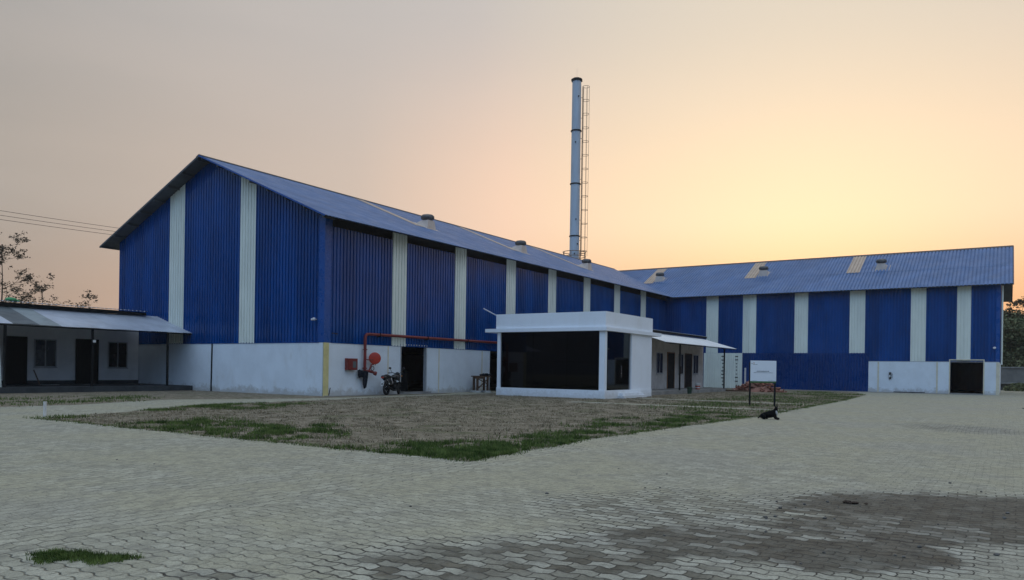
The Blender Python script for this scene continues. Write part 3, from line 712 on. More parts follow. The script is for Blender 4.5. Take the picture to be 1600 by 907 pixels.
# ------------------------------------------------------------------ workers' shed on the left
sh = thing('shed', 'low white shed with dark doors and a grey sheet awning against the gable wall', 'shed', (-6, 15, 0))
SY = 17.2
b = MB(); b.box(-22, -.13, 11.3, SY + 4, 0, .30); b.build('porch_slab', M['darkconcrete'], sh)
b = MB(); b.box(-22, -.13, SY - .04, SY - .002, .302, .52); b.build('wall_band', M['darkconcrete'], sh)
b = MB(); b.box(-22, -.13, SY, SY + .2, .3, 4.6); b.build('wall', M['shedwall'], sh)
b = MB(); b.box(-22, -.13, SY + 3.8, SY + 4, .3, 5.2); b.build('wall', M['shedwall'], sh)
for x0, x1, kind in ((-8.05, -6.98, 'door'), (-4.08, -2.85, 'door'), (-12.0, -10.9, 'door')):
    opening(sh, 'door', x0, x1, .32, 2.98, SY - .042, 'darkdoor', 'darkdoor')
for x0, x1 in ((-6.45, -5.32), (-2.1, -.95), (-10.3, -9.2)): opening(sh, 'window', x0, x1, 1.36, 2.9, SY, 'pane')
# awning sheets, each with its own finish
def awn(x0, x1, m, dz=0.0):
    b = MB(); b.ribs(x1 - x0, lambda u: (x0 + u, 11.5, 3.50 + dz), lambda u: (x0 + u, 15.2, 4.62 + dz), (0, -.28, 1), .10, .012, start=x0 + 30)
    return b.build('awning_sheet', M[m], sh)
awn(-22, -10.05, 'tin', .012); awn(-10.1, -8.85, 'tin_dark', .02); awn(-8.9, -7.75, 'tin_mid', .012)
xx = -7.8; k = 0
while xx < -.1:
    x1 = min(xx + 1.05, -.02); awn(xx, x1, 'tin', .012 * (k % 2)); xx = x1 - .04 if x1 < -.1 else 0; k += 1
b = MB(); b.bar((-22, 11.55, 3.45), (-.1, 11.55, 3.45), .05, .05); b.build('awning_beam', M['dark'], sh)
b = MB(); b.ribs(21.0, lambda u: (-22 + u, 14.75, 4.86), lambda u: (-22 + u, SY + 4.2, 5.35), (0, 0, 1), .25, .035); b.build('roof', M['tin'], sh)
b = MB(); b.box(-22, -1.0, 14.9, 15.0, 4.62, 4.82); b.build('roof_beam', M['dark'], sh)
for x in (-1.65, -6.1, -10.45):
    b = MB(); b.box(x - .05, x + .05, 11.5, 11.6, .30, 3.43); p = b.build('post', M['dark'], sh)
    if x == -6.1:
        b = MB(); b.box(x - .02, x + .14, 11.47, 11.498, 2.72, 2.86); b.build('notice', M['bucketwhite'], p)

# ------------------------------------------------------------------ chimney stack
sx_, sy_ = 53.45, 14.0
st = thing('chimney_stack', 'tall grey steel chimney with a caged ladder rising behind the warehouse ridge', 'chimney', (sx_, sy_, 0))
b = MB(); b.lathe([(.62, 0), (.60, 15.3), (.55, 37.2)], (sx_, sy_, 0), seg=28); b.build('shaft', M['stack'], st)
for z in (18.0, 24.4, 30.9):
    b = MB(); b.lathe([(.57, z - .07), (.67, z - .06), (.67, z + .06), (.57, z + .07)], (sx_, sy_, 0), seg=28, caps=False, smooth=False); b.build('flange', M['dark'], st)
b = MB(); b.lathe([(.54, 36.95), (.72, 37.02), (.72, 37.2), (.58, 37.32), (.02, 37.36)], (sx_, sy_, 0), seg=8, smooth=False); b.build('cap', M['dark'], st)
b = MB(); b.tube([(sx_, sy_, 37.3), (sx_, sy_, 38.6)], .012, 5); b.build('lightning_rod', M['frame'], st)
S0 = V((sx_, sy_, 0)); lad = RT * 1.0
cgc = S0 + RT * 1.13 - FW * .1
b = MB()
for s_ in (-1, 1):
    b.tube([S0 + RT * .74 + FW * (.22 * s_) + UP * 13.5, S0 + RT * .74 + FW * (.22 * s_) + UP * 36.4], .026, 5)
z = 13.8
while z < 36.3:
    b.tube([S0 + RT * .74 + FW * .22 + UP * z, S0 + RT * .74 - FW * .22 + UP * z], .016, 4); z += .32
ldr = b.build('ladder', M['rust'], st)
b = MB(); z = 16.2
while z < 36.6:
    b.tube([S0 + RT * (.74 + .40 - .42 * cos(a)) + FW * (.42 * sin(a)) + UP * z for a in [2 * pi * k / 16 for k in range(16)]], .028, 5, closed=True); z += 1.68
for a in (.6 * pi, pi, 1.4 * pi, .25 * pi, 1.75 * pi):
    q = S0 + RT * (.74 + .40 - .42 * cos(a)) + FW * (.42 * sin(a)); b.tube([q + UP * 15.6, q + UP * 36.3], .022, 4)
b.build('ladder_cage', M['rust'], st)
for z in (15, 17.5, 20, 22.5, 25, 27.5, 30, 32.5, 35):
    b = MB(); b.bar(S0 + RT * .55 + UP * z, S0 + RT * .76 + UP * z, .05); b.build('ladder_bracket', M['rust'], st)
b = MB(); pc = S0
for z in (14.9, 15.5, 16.05): b.tube([pc + V((1.4 * cos(a), 1.4 * sin(a), z)) for a in [2 * pi * k / 24 for k in range(24)]], .045, 5, closed=True)
for k in range(8):
    a = 2 * pi * k / 8 + .2; b.tube([pc + V((1.4 * cos(a), 1.4 * sin(a), 14.2)), pc + V((1.4 * cos(a), 1.4 * sin(a), 16.05))], .042, 5)
b.build('railing', M['rust'], st)
b = MB(); b.lathe([(.62, 14.18), (1.44, 14.18), (1.44, 14.26), (.62, 14.26)], (sx_, sy_, 0), seg=24, smooth=False, caps=False); b.build('platform', M['rust'], st)
for z, t_ in ((35.0, 3.4), (29.4, 2.9), (17.0, 3.6), (15.8, 3.0), (20, 3.2)):
    b = MB(); d = V((cos(t_ + .65), sin(t_ + .65), 0)); b.tube([S0 + d * .54 + UP * z, S0 + d * .68 + UP * z], .08, 8); b.build('test_port', M['dark'], st)

# ------------------------------------------------------------------ fire main, hydrant, reel, cabinet
fp = thing('fire_main', 'dark red fire pipe running along the warehouse wall and turning down to a hydrant', 'pipe', (2.85, -.25, 0))
b = MB(); b.tube([(20, -.26, 3.46), (3.15, -.26, 3.46), (2.98, -.26, 3.44), (2.88, -.26, 3.36), (2.85, -.26, 3.2), (2.85, -.26, 1.25)], .085, 12); b.build('pipe_run', M['redpipe'], fp)
for x in (4.0, 8.3, 12.5):
    b = MB(); b.bar((x, -.02, 3.36), (x, -.30, 3.36), .06); b.bar((x, -.34, 3.36), (x, -.34, 3.58), .05); b.build('pipe_bracket', M['dark'], fp)
b = MB(); b.lathe([(.13, 0), (.13, .05)], (2.85, -.26, 2.55), seg=14); b.lathe([(.14, 0), (.14, .06)], (2.85, -.26, 1.5), seg=14); b.build('flange', M['redpipe'], fp)
b = MB(); b.tube([(2.85, -.26, 1.36), (3.05, -.34, 1.38), (3.35, -.44, 1.30)], .08, 10); b.tube([(3.1, -.36, 1.4), (3.22, -.4, 1.72), (3.40, -.42, 1.78)], .05, 8); b.lathe([(.10, 0), (.12, .06), (.12, .14), (.06, .16)], (3.38, -.46, 1.26), (.9, -.4, -.25), 12); hv = b.build('hydrant_valve', M['redpipe'], fp)
b = MB(); b.tube([V((3.22, -.47, 1.52)) + V((.12 * cos(a), -.03, .12 * sin(a))) for a in [2 * pi * k / 14 for k in range(14)]], .018, 5, closed=True); b.build('hand_wheel', M['dark'], hv)
hr = thing('hose_reel', 'bright red fire hose reel disc beside the descending fire pipe', 'hose reel', (3.4, -.4, 0))
b = MB(); ax = V((-.75, -.66, 0)); cR = V((3.45, -.45, 2.10))
b.lathe([(.04, -.10), (.33, -.10), (.34, -.07), (.34, -.05), (.22, -.03), (.22, .06), (.34, .08), (.34, .11), (.30, .12), (.05, .13)], cR, ax, 28); b.build('drum', M['red'], hr)
b = MB(); b.lathe([(.24, -.02), (.28, 0), (.28, .04), (.24, .06)], cR, ax, 24); b.build('hose', M['rubber'], hr)
b = MB(); b.tube([(2.86, -.26, 2.02), (3.1, -.38, 2.0), (3.42, -.5, 2.02)], .03, 6); b.tube([(3.40, -.56, 2.05), (3.40, -.55, 1.70)], .018, 6); b.build('swing_arm', M['redpipe'], hr)
hc = thing('hose_cabinet', 'small red square hose cabinet on the white wall left of the fire pipe', 'cabinet', (1.85, -.1, 0))
b = MB(); b.box(1.5, 2.24, -.30, -.065, 1.42, 2.06); bd = b.build('body', M['redpipe'], hc)
b = MB(); b.box(1.525, 2.215, -.318, -.302, 1.445, 2.035); dr = b.build('door', M['redpipe'], hc)
b = MB(); b.box(1.86, 2.12, -.322, -.319, 1.55, 1.90); b.build('window_panel', M['tin_dark'], dr)
hb = MB()
pts = [(2.42, -.22, 1.42), (2.60, -.40, 1.40), (2.98, -.42, 1.36), (2.98, -.40, 1.12), (2.98, -.36, .85), (2.96, -.30, .45), (2.86, -.28, .38), (2.78, -.30, .62), (2.72, -.33, 1.0), (2.40, -.30, 1.08)]
fr_ = [V(p) for p in pts]; bk = [V((p[0], p[1] + .10, p[2])) for p in pts]; n = len(pts)
hb.add(fr_ + bk, [tuple(range(n)), tuple(range(n, 2 * n))[::-1]] + [(i, (i + 1) % n, n + (i + 1) % n, n + i) for i in range(n)])
hb.ell((2.45, -.26, 1.22), (.12, .08, .24)); hb.ell((2.85, -.33, .75), (.10, .07, .30))
tag(recentre(hb.build('hung_coat', M['cloth']), (2.7, -.3, .4)), 'dark coat hanging from the foot of the red fire pipe', 'coat')

# ------------------------------------------------------------------ motorcycle (front = local +x)
mc = thing('motorcycle', 'black motorcycle parked on its stand beside the open warehouse door', 'motorcycle', (4.62, -.78, .004), rz=.17)
mc.scale = (1.06, 1.22, 1.22)
def wheel(x, steer=0.0):
    R = Matrix.Rotation(steer, 3, 'Z'); ax = R @ V((0, 1, 0)); c = V((x, 0, .30))
    b = MB(); b.tube([c + R @ V((.24 * cos(a), 0, .24 * sin(a))) for a in [2 * pi * k / 24 for k in range(24)]], .06, 8, closed=True); ty = b.build('wheel', M['rubber'], mc, True)
    b = MB(); b.lathe([(.20, -.03), (.22, 0), (.20, .03)], c, ax, 24, caps=False); b.lathe([(.05, -.07), (.05, .07)], c, ax, 12)
    for k in range(6):
        a = pi * k / 3; b.bar(c, c + R @ V((.21 * cos(a), 0, .21 * sin(a))), .03, .02)
    b.build('rim', M['dark'], ty, True)
wheel(.62, .3); wheel(-.63)
b = MB(); b.tube([(.40, 0, .86), (-.1, 0, .70), (-.55, 0, .72), (-.95, 0, .80)], .03, 6); b.tube([(.40, 0, .84), (.22, 0, .40), (-.28, 0, .34), (-.12, 0, .70)], .028, 6); b.tube([(-.28, .09, .36), (-.63, .09, .30)], .028, 6); b.tube([(-.28, -.09, .36), (-.63, -.09, .30)], .028, 6); b.build('frame', M['dark'], mc, True)
b = MB()
for s_ in (-1, 1): b.tube([(.62 - .035 * s_ * 0, .10 * s_, .30), (.42, .10 * s_, .92)], .028, 8)
b.build('fork', M['dark'], mc, True)
b = MB(); b.ell((.20, 0, .86), (.30, .15, .13), Matrix.Rotation(-.15, 3, 'Y')); b.ell((.33, .13, .78), (.17, .05, .12)); b.ell((.33, -.13, .78), (.17, .05, .12)); b.build('fuel_tank', M['bikeblack'], mc, True)
b = MB(); b.ell((-.38, 0, .84), (.42, .14, .08)); b.ell((-.62, 0, .90), (.25, .13, .075)); b.build('seat', M['rubber'], mc, True)
for s_ in (-1, 1):
    b = MB(); b.ell((-.45, .13 * s_, .66), (.30, .05, .13), Matrix.Rotation(.2, 3, 'Y')); b.build('side_panel', M['bikeblack'], mc, True)
b = MB(); b.ell((-.66, 0, .58), (.16, .11, .16)); b.tube([(-.80, 0, .70), (-1.02, 0, .48)], [.10, .07], 8); b.build('rear_mudguard', M['bikeblack'], mc, True)
b = MB(); b.ell((-.82, 0, .82), (.27, .13, .11), Matrix.Rotation(.25, 3, 'Y')); tl = b.build('tail', M['bikeblack'], mc, True)
b = MB(); b.box(-1.07, -1.02, -.07, .07, .80, .87); b.build('tail_light', M['red'], tl, True)
b = MB(); b.bar((-1.0, 0, .70), (-1.05, 0, .45), .14, .01); b.build('number_plate', M['bucketwhite'], tl, True)
b = MB(); b.box(-.22, .16, -.13, .13, .26, .50); b.lathe([(.10, 0), (.12, .05), (.12, .2), (.09, .22)], (.08, 0, .46), (.35, 0, 1), 12); b.ell((-.05, .15, .36), (.13, .05, .12)); b.ell((-.05, -.15, .36), (.13, .05, .12)); b.build('engine', M['dark'], mc, True)
b = MB(); b.tube([(.2, -.12, .42), (.12, -.16, .22), (-.3, -.18, .24), (-.85, -.20, .40)], [.025, .025, .045, .055], 10); b.build('exhaust', M['dark'], mc, True)
b = MB(); b.ell((.50, 0, .88), (.13, .13, .15)); b.ell((.45, 0, 1.0), (.10, .11, .09)); hd = b.build('headlight_cowl', M['bikeblack'], mc, True)
b = MB(); b.lathe([(.10, 0), (.09, .03), (.03, .05)], (.60, 0, .87), (1, 0, .1), 14); b.build('headlight', M['lens'], hd, True)
b = MB(); b.tube([(.30, .36, 1.04), (.38, .22, 1.05), (.42, .0, .99), (.38, -.22, 1.05), (.30, -.36, 1.04)], .018, 8); hbar = b.build('handlebar', M['dark'], mc, True)
for s_ in (-1, 1):
    b = MB(); b.tube([(.30, .36 * s_, 1.04), (.22, .40 * s_, 1.03)], .026, 8); b.build('grip', M['rubber'], hbar, True)
    b = MB(); b.tube([(.36, .26 * s_, 1.06), (.38, .36 * s_, 1.24)], .010, 6); b.ell((.38, .38 * s_, 1.27), (.025, .075, .05)); mr = b.build('mirror', M['bikeblack'], hbar, True)
    b = MB(); b.ell((.405, .38 * s_, 1.27), (.006, .066, .042)); b.build('mirror_glass', M['mirror'], mr, True)
    b = MB(); b.ell((.52, .2 * s_, .90), (.04, .03, .03)); b.build('indicator', M['orange'], mc, True)
b = MB(); pts = []
for k in range(9):
    a = radians(20 + k * 17); pts.append((a,))
vs_ = []; fs_ = []
for i in range(10):
    a = radians(20 + i * 14)
    for s_ in (-.075, 0, .075): vs_.append((.62 + .335 * cos(a), s_, .30 + (.335 - abs(s_) * .4) * sin(a)))
fs_ = [(i * 3 + j, i * 3 + j + 1, i * 3 + j + 4, i * 3 + j + 3) for i in range(9) for j in range(2)]
b.add(vs_, fs_, True); b.build('mudguard', M['bikeblack'], mc, True)
b = MB(); b.tube([(-.1, .14, .26), (-.16, .34, .02)], .016, 6); b.build('side_stand', M['dark'], mc, True)
b = MB(); b.tube([(-.45, -.16, .80), (-.55, -.30, .55), (-.75, -.30, .5), (-.9, -.16, .76)], .014, 6); b.build('luggage_rail', M['chrome'], mc, True)

# ------------------------------------------------------------------ wooden work stand with clutter
wsx, wsy = 13.35, -.85
wk = thing('work_stand', 'dark wooden trestle stand with crossed braces between the doorway and office', 'stand', (wsx, wsy, 0), rz=-.5)
b = MB(); b.box(-.62, .62, -.35, .35, 1.05, 1.12); b.box(-.64, .1, -.37, -.33, .92, 1.06); b.build('top', M['wood'], wk, True)
for sx2 in (-.42, .34):
    for sy2 in (-.28, .28):
        b = MB(); b.box(sx2 - .06, sx2 + .06, sy2 - .06, sy2 + .06, .06, 1.05); lg = b.build('leg', M['wood'], wk, True)
        b = MB(); b.box(sx2 - .17, sx2 + .17, sy2 - .12, sy2 + .12, 0, .13); b.build('foot_wrap', M['bucketwhite'], lg, True)
b = MB(); b.bar((-.42, -.33, .25), (.34, -.35, .95), .13, .04); b.build('brace', M['wood'], wk, True)
b = MB(); b.bar((-.42, -.36, .92), (.34, -.39, .55), .13, .04); b.build('brace', M['wood'], wk, True)
b = MB(); b.bar((-.42, -.34, .42), (.34, -.34, .42), .07, .03); b.build('rail', M['wood'], wk, True)
b = MB()
for k in range(14):
    a0 = random.uniform(0, 6.28); b.ell((random.uniform(-.02, .62), random.uniform(-.2, .2), 1.14 + random.uniform(0, .10)), (random.uniform(.10, .2), random.uniform(.08, .14), random.uniform(.04, .09)), Matrix.Rotation(a0, 3, 'Z'), 8, 5)
o = b.build('sack', M['cloth']); o.location = (wsx, wsy, 0); o.rotation_euler = (0, 0, -.5); o.data.transform(Matrix.Translation((0, 0, -1.12))); o.location.z = 1.12
tag(o, 'crumpled dark sacking piled on the wooden trestle stand', 'sacking')

# ------------------------------------------------------------------ sign board
SGN = V((8.80, -20.72, 0))
sg = thing('sign_board', 'white notice board with green foot strip on two black posts in the lawn', 'sign', tuple(SGN))
def sb(l0, l1, z0, z1, d0, d1): 
    c = SGN + RT * ((l0 + l1) / 2) + UP * ((z0 + z1) / 2) - FW * ((d0 + d1) / 2); return MB().obox(c, RT, UP, FW, (l1 - l0) / 2, (z1 - z0) / 2, abs(d1 - d0) / 2)
for l in (-.62, .58): sb(l - .035, l + .035, 0, 2.12, -.05, .02).build('post', M['dark'], sg)
bo = sb(-.62, .62, 1.20, 2.19, .021, .045).build('panel', M['board'], sg)
sb(-.62, .62, 1.12, 1.20, .022, .046).build('foot_strip', M['green'], bo)
random.seed(3)
def printed(l0, l1, z, h, m, wmin, wmax, gap, word=None):
    b = MB(); l = l0; k = 0
    while l < l1 - wmin:
        w_ = min(random.uniform(wmin, wmax), l1 - l); hh = h * random.uniform(.75, 1)
        c = SGN + RT * (l + w_ / 2) + UP * (z + hh / 2) - FW * .047; b.obox(c, RT, UP, FW, w_ / 2, hh / 2, .0012); l += w_ + gap; k += 1
        if k % random.choice((6, 8, 9)) == 0: l += gap * 2.2
    b.build('print', M[m], bo)
printed(-.32, .29, 1.665, .034, 'ink', .016, .026, .006)
printed(-.46, .45, 1.600, .022, 'ink', .010, .018, .005)
printed(-.58, -.50, 2.03, .022, 'ink', .012, .02, .004)
printed(-.48, -.40, 2.05, .045, 'orange', .03, .05, .008)
printed(-.50, -.28, 1.995, .016, 'green', .012, .02, .004)
printed(-.55, -.30, 1.225, .012, 'ink', .008, .014, .004); printed(.24, .55, 1.225, .012, 'ink', .008, .014, .004)
random.seed(11)

# ------------------------------------------------------------------ dog lying on the pavers (local +x = head end)
def skin_mesh(name, nodes, edges, m, parent, root=0, sub=2):
    me = bpy.data.meshes.new(name); me.from_pydata([n_[0] for n_ in nodes], edges, [])
    o = bpy.data.objects.new(name, me); COL.objects.link(o)
    o.modifiers.new('skin', 'SKIN')
    for i, n_ in enumerate(nodes):
        r = n_[1]; r = r if isinstance(r, tuple) else (r, r); me.skin_vertices[0].data[i].radius = r
    me.skin_vertices[0].data[root].use_root = True
    s_ = o.modifiers.new('sub', 'SUBSURF'); s_.levels = sub; s_.render_levels = sub
    bpy.context.view_layer.update()
    dg = bpy.context.evaluated_depsgraph_get()
    nm = bpy.data.meshes.new_from_object(o.evaluated_get(dg)); o.modifiers.clear(); o.data = nm; nm.materials.clear(); nm.materials.append(m)
    nm.polygons.foreach_set('use_smooth', [True] * len(nm.polygons))
    o.parent = parent; return o
hx = RT * .84 - FW * .54
dg_ = thing('dog', 'black dog with a white chest lying on the pavers beside the notice board', 'dog', (-1.63, -23.72, .004), rz=math.atan2(hx.y, hx.x))
dg_.scale = (.80, .95, 1.04)
nodes = [((-.30, 0, .13), (.125, .12)), ((-.12, 0, .155), (.12, .13)), ((.08, 0, .18), (.115, .135)), ((.20, 0, .20), (.10, .12)),
         ((.25, 0, .30), (.08, .085)), ((.265, 0, .375), (.084, .080)), ((.288, -.045, .385), (.066, .058)), ((.315, -.098, .362), (.038, .036)), ((.330, -.128, .354), (.028, .026)),
         # fore legs stretched forward
         ((.22, .085, .12), .052), ((.24, .10, .055), .042), ((.33, .10, .035), .032), ((.39, .10, .030), .036),
         ((.22, -.085, .12), .052), ((.24, -.10, .055), .042), ((.34, -.12, .035), .032), ((.41, -.13, .030), .036),
         # hind legs folded
         ((-.30, .12, .12), .085), ((-.12, .16, .10), .055), ((-.28, .17, .04), .035), ((-.12, .18, .030), .032),
         ((-.30, -.12, .11), .085), ((-.12, -.16, .10), .055), ((-.28, -.17, .04), .035), ((-.12, -.18, .030), .032),
         # tail
         ((-.42, .03, .08), .035), ((-.52, .10, .03), .024), ((-.56, .20, .022), .016)]
ed = [(0, 1), (1, 2), (2, 3), (3, 4), (4, 5), (5, 6), (6, 7), (7, 8), (3, 9), (9, 10), (10, 11), (11, 12), (3, 13), (13, 14), (14, 15), (15, 16), (0, 17), (17, 18), (18, 19), (19, 20), (0, 21), (21, 22), (22, 23), (23, 24), (0, 25), (25, 26), (26, 27)]
skin_mesh('body', nodes, ed, M['fur'], dg_, 1)
for s_ in (-1, 1):
    b = MB(); c = V((.265 + .03 * s_, .036 * s_ + .0, .425)); b.add([c + V((-.02, -.028, 0)), c + V((.03, -.022, 0)), c + V((.02, .03, -.005)), c + V((-.025, .025, -.005)), c + V((-.01, .022 * s_, .115))], [(0, 1, 4), (1, 2, 4), (2, 3, 4), (3, 0, 4), (3, 2, 1, 0)], True)
    b.build('ear', M['fur'], dg_, True)
b = MB(); b.ell((.300, -.045, .225), (.040, .050, .085), Matrix.Rotation(-.3, 3, 'Y')); b.build('chest_patch', M['furwhite'], dg_, True)
for s_ in (-1, 1):
    b = MB(); b.ell((.315 + .028 * s_, -.085 + .016 * s_, .405), (.010, .008, .009)); b.build('eye', M['bikeblack'], dg_, True)

# ------------------------------------------------------------------ brick heap: one core and single bricks
random.seed(5)
BC = V((36.8, -13.05, 0))
def heap(y): return max(0.0, 1.12 * (1 - (abs(y - .1) / 2.0) ** 1.4))
b = MB(); nn = 18; vs_ = []
for i in range(nn):
    for j in range(nn):
        y = -2.2 + 4.4 * i / (nn - 1); x = -1.3 + 2.6 * j / (nn - 1)
        h = max(0, heap(y) * (1 - (abs(x) / 1.3) ** 1.4)) * .66
        vs_.append((BC.x + x, BC.y + y, .004 + h))
b.add(vs_, [(i * nn + j, i * nn + j + 1, (i + 1) * nn + j + 1, (i + 1) * nn + j) for i in range(nn - 1) for j in range(nn - 1)])
o = b.build('brick_rubble', M['brick']); tag(o, 'crushed brick rubble filling the middle of the brick heap', 'rubble', kind='stuff')
proto = None
for k in range(190):
    y = random.uniform(-2.1, 2.3); x = random.uniform(-1.25, .7)
    if random.random() < .14: y = random.uniform(1.6, 3.9); x = random.uniform(-.9, .3)
    h = max(0, heap(y) * (1 - (abs(x) / 1.3) ** 1.4)) * .85
    if proto is None:
        mb = MB(); mb.box(-.115, .115, -.054, .054, -.035, .035); proto = o = mb.build('brick', M['brick'])
        bm = bmesh.new(); bm.from_mesh(o.data); bmesh.ops.bevel(bm, geom=bm.edges[:], offset=.007, segments=1, affect='EDGES'); bm.to_mesh(o.data); bm.free()
    else:
        o = proto.copy(); COL.objects.link(o)
    o.location = (BC.x + x, BC.y + y, .06 + h + random.uniform(0, .10) * (h > .15)); s_ = random.uniform(1.15, 1.7); o.scale = (s_, s_, s_)
    o.rotation_euler = (random.uniform(-.7, .7), random.uniform(-.7, .7), random.uniform(0, 3.14))
    if h < .03: o.rotation_euler = (0, 0, random.uniform(0, 3.14))
    tag(o, 'broken red brick lying in the heap before the blue wall', 'brick', 'loose bricks in the heap')
b = MB(); b.box(37.95, 38.05, -11.55, -11.43, 0, 2.02); tag(recentre(b.build('wooden_stake', M['bucketwhite']), (38.0, -11.5, 0)), 'pale upright stake standing by the brick heap', 'stake')
b = MB(); b.obox((34.6, -11.3, .10), (.25, 1, 0), (-1, .25, 0), (0, 0, 1), 1.5, .12, .05); tag(b.build('plank', M['wood']), 'dark timber plank lying left of the brick heap', 'plank')

# ------------------------------------------------------------------ buckets
bk_ = thing('bucket', 'dark green bucket on the ground in front of the porch step', 'bucket', (24.6, -11.35, .01))
b = MB(); b.lathe([(.15, 0), (.19, .44), (.205, .45), (.205, .48), (.18, .48), (.14, .03)], (0, 0, 0), seg=18); b.build('tub', M['greenplastic'], bk_, True)
b = MB(); b.tube([(.20 * cos(a), .20 * sin(a), .46 - .08 * abs(sin(a))) for a in [pi * k / 10 for k in range(11)]], .01, 5); b.build('handle', M['dark'], bk_, True)
bk2 = thing('bucket', 'faded red paint bucket with a white rim on the porch', 'bucket', (28.6, -10.55, .254))
b = MB(); b.lathe([(.17, 0), (.19, .30)], (0, 0, 0), seg=18); b.build('tub', M['bucketred'], bk2, True)
b = MB(); b.lathe([(.191, .301), (.20, .42), (.215, .425), (.215, .47), (.19, .47), (.18, .32)], (0, 0, 0), seg=18, caps=False); b.build('rim', M['bucketwhite'], bk2, True)
b = MB(); b.lathe([(.172, .10), (.178, .10), (.184, .16), (.178, .16)], (0, 0, .0), seg=18, caps=False); b.build('label_band', M['bucketwhite'], bk2, True)
fe = thing('fire_extinguisher', 'small dark fire extinguisher hanging on the white wall left of the far doorway', 'extinguisher', (L - .16, -21.7, 1.2))
b = MB(); b.lathe([(.085, 0), (.09, .04), (.09, .46), (.06, .55), (.03, .57)], (0, 0, .02), seg=14); b.build('cylinder', M['dark'], fe, True)
b = MB(); b.box(-.03, .03, -.1, .1, .59, .64); b.tube([(0, -.08, .6), (0, -.17, .5), (0, -.16, .1)], .018, 6); b.build('valve', M['dark'], fe, True)
b = MB(); b.box(-.096, -.088, -.05, .05, .18, .40); b.build('notice', M['bucketwhite'], fe, True)

# ------------------------------------------------------------------ odds and ends near the left shed
b = MB(); b.ribs(1.5, lambda u: (-12.0 + u, 11.75, .31), lambda u: (-12.0 + u, 12.0, 2.35), (0, -1, 0), .18, .035); tag(recentre(b.build('metal_sheet', M['strip']), (-11.3, 11.8, .3)), 'white ribbed metal sheet leaning by the shed post', 'metal sheet')
b = MB(); b.tube([(-6.9, 15.6, .31), (-7.1, 15.9, 1.15)], .035, 6); tag(recentre(b.build('wooden_pole', M['wood']), (-6.9, 15.6, .3)), 'short dark stick leaning upright on the shed porch', 'stick')
b = MB(); b.tube([(-9.2 + i * .5, 13.2 + .5 * sin(i * .5), .33) for i in range(15)], .03, 6); tag(b.build('hose_pipe', M['rubber']), 'black hose lying along the shed porch', 'hose')
b = MB(); b.obox((-7.2, 13.9, .33), (1, .1, 0), (-.1, 1, 0), (0, 0, 1), .5, .12, .025); tag(b.build('board_offcut', M['bucketwhite']), 'pale board offcut lying on the shed porch', 'board')
b = MB(); b.box(-17.33, -17.27, -7.13, -7.07, 0, .43); b.box(-17.335, -17.265, -7.135, -7.065, .43, .45); tag(recentre(b.build('marker_peg', M['bucketwhite']), (-17.3, -7.1, 0)), 'thin white peg at the left tip of the lawn', 'peg')
b = MB(); b.ell((-8.2, 16.2, 5.08), (.30, .25, .12)); b.ell((-7.95, 16.3, 5.03), (.25, .2, .10)); tag(b.build('tarpaulin', M['tarp']), 'small green tarpaulin bundle on the shed roof', 'tarpaulin')
b = MB(); cpts = [(17.2 + .30 * cos(a * 1.0) + a * .16, -31.5 + .3 * sin(a) - a * .02, .025) for a in [k * .4 for k in range(26)]]; b.tube(cpts, .016, 6); tag(b.build('cable_coil', M['rubber']), 'black cable coil lying on the pavers at the far right', 'cable')

# ------------------------------------------------------------------ power lines
def sag(p, q, s): 
    p, q = V(p), V(q); return [p + (q - p) * (i / 24) - UP * (s * 4 * (i / 24) * (1 - i / 24)) for i in range(25)]
for nm, z0, z1, lab in (('power_line', 15.62, 18.29, 'topmost of the three thin power cables left of the warehouse'), ('power_line', 15.14, 17.89, 'middle one of the three thin power cables left of the warehouse'), ('power_line', 14.72, 17.49, 'lowest of the three thin power cables left of the warehouse')):
    a = CAM + RT * -60 + FW * 50; c_ = CAM + RT * -36 + FW * 105
    b = MB(); b.tube(sag((a.x, a.y, z0), (c_.x, c_.y, z1), .55), .022, 5); tag(b.build(nm, M['wire']), lab, 'power cable', 'power cables left of the warehouse')

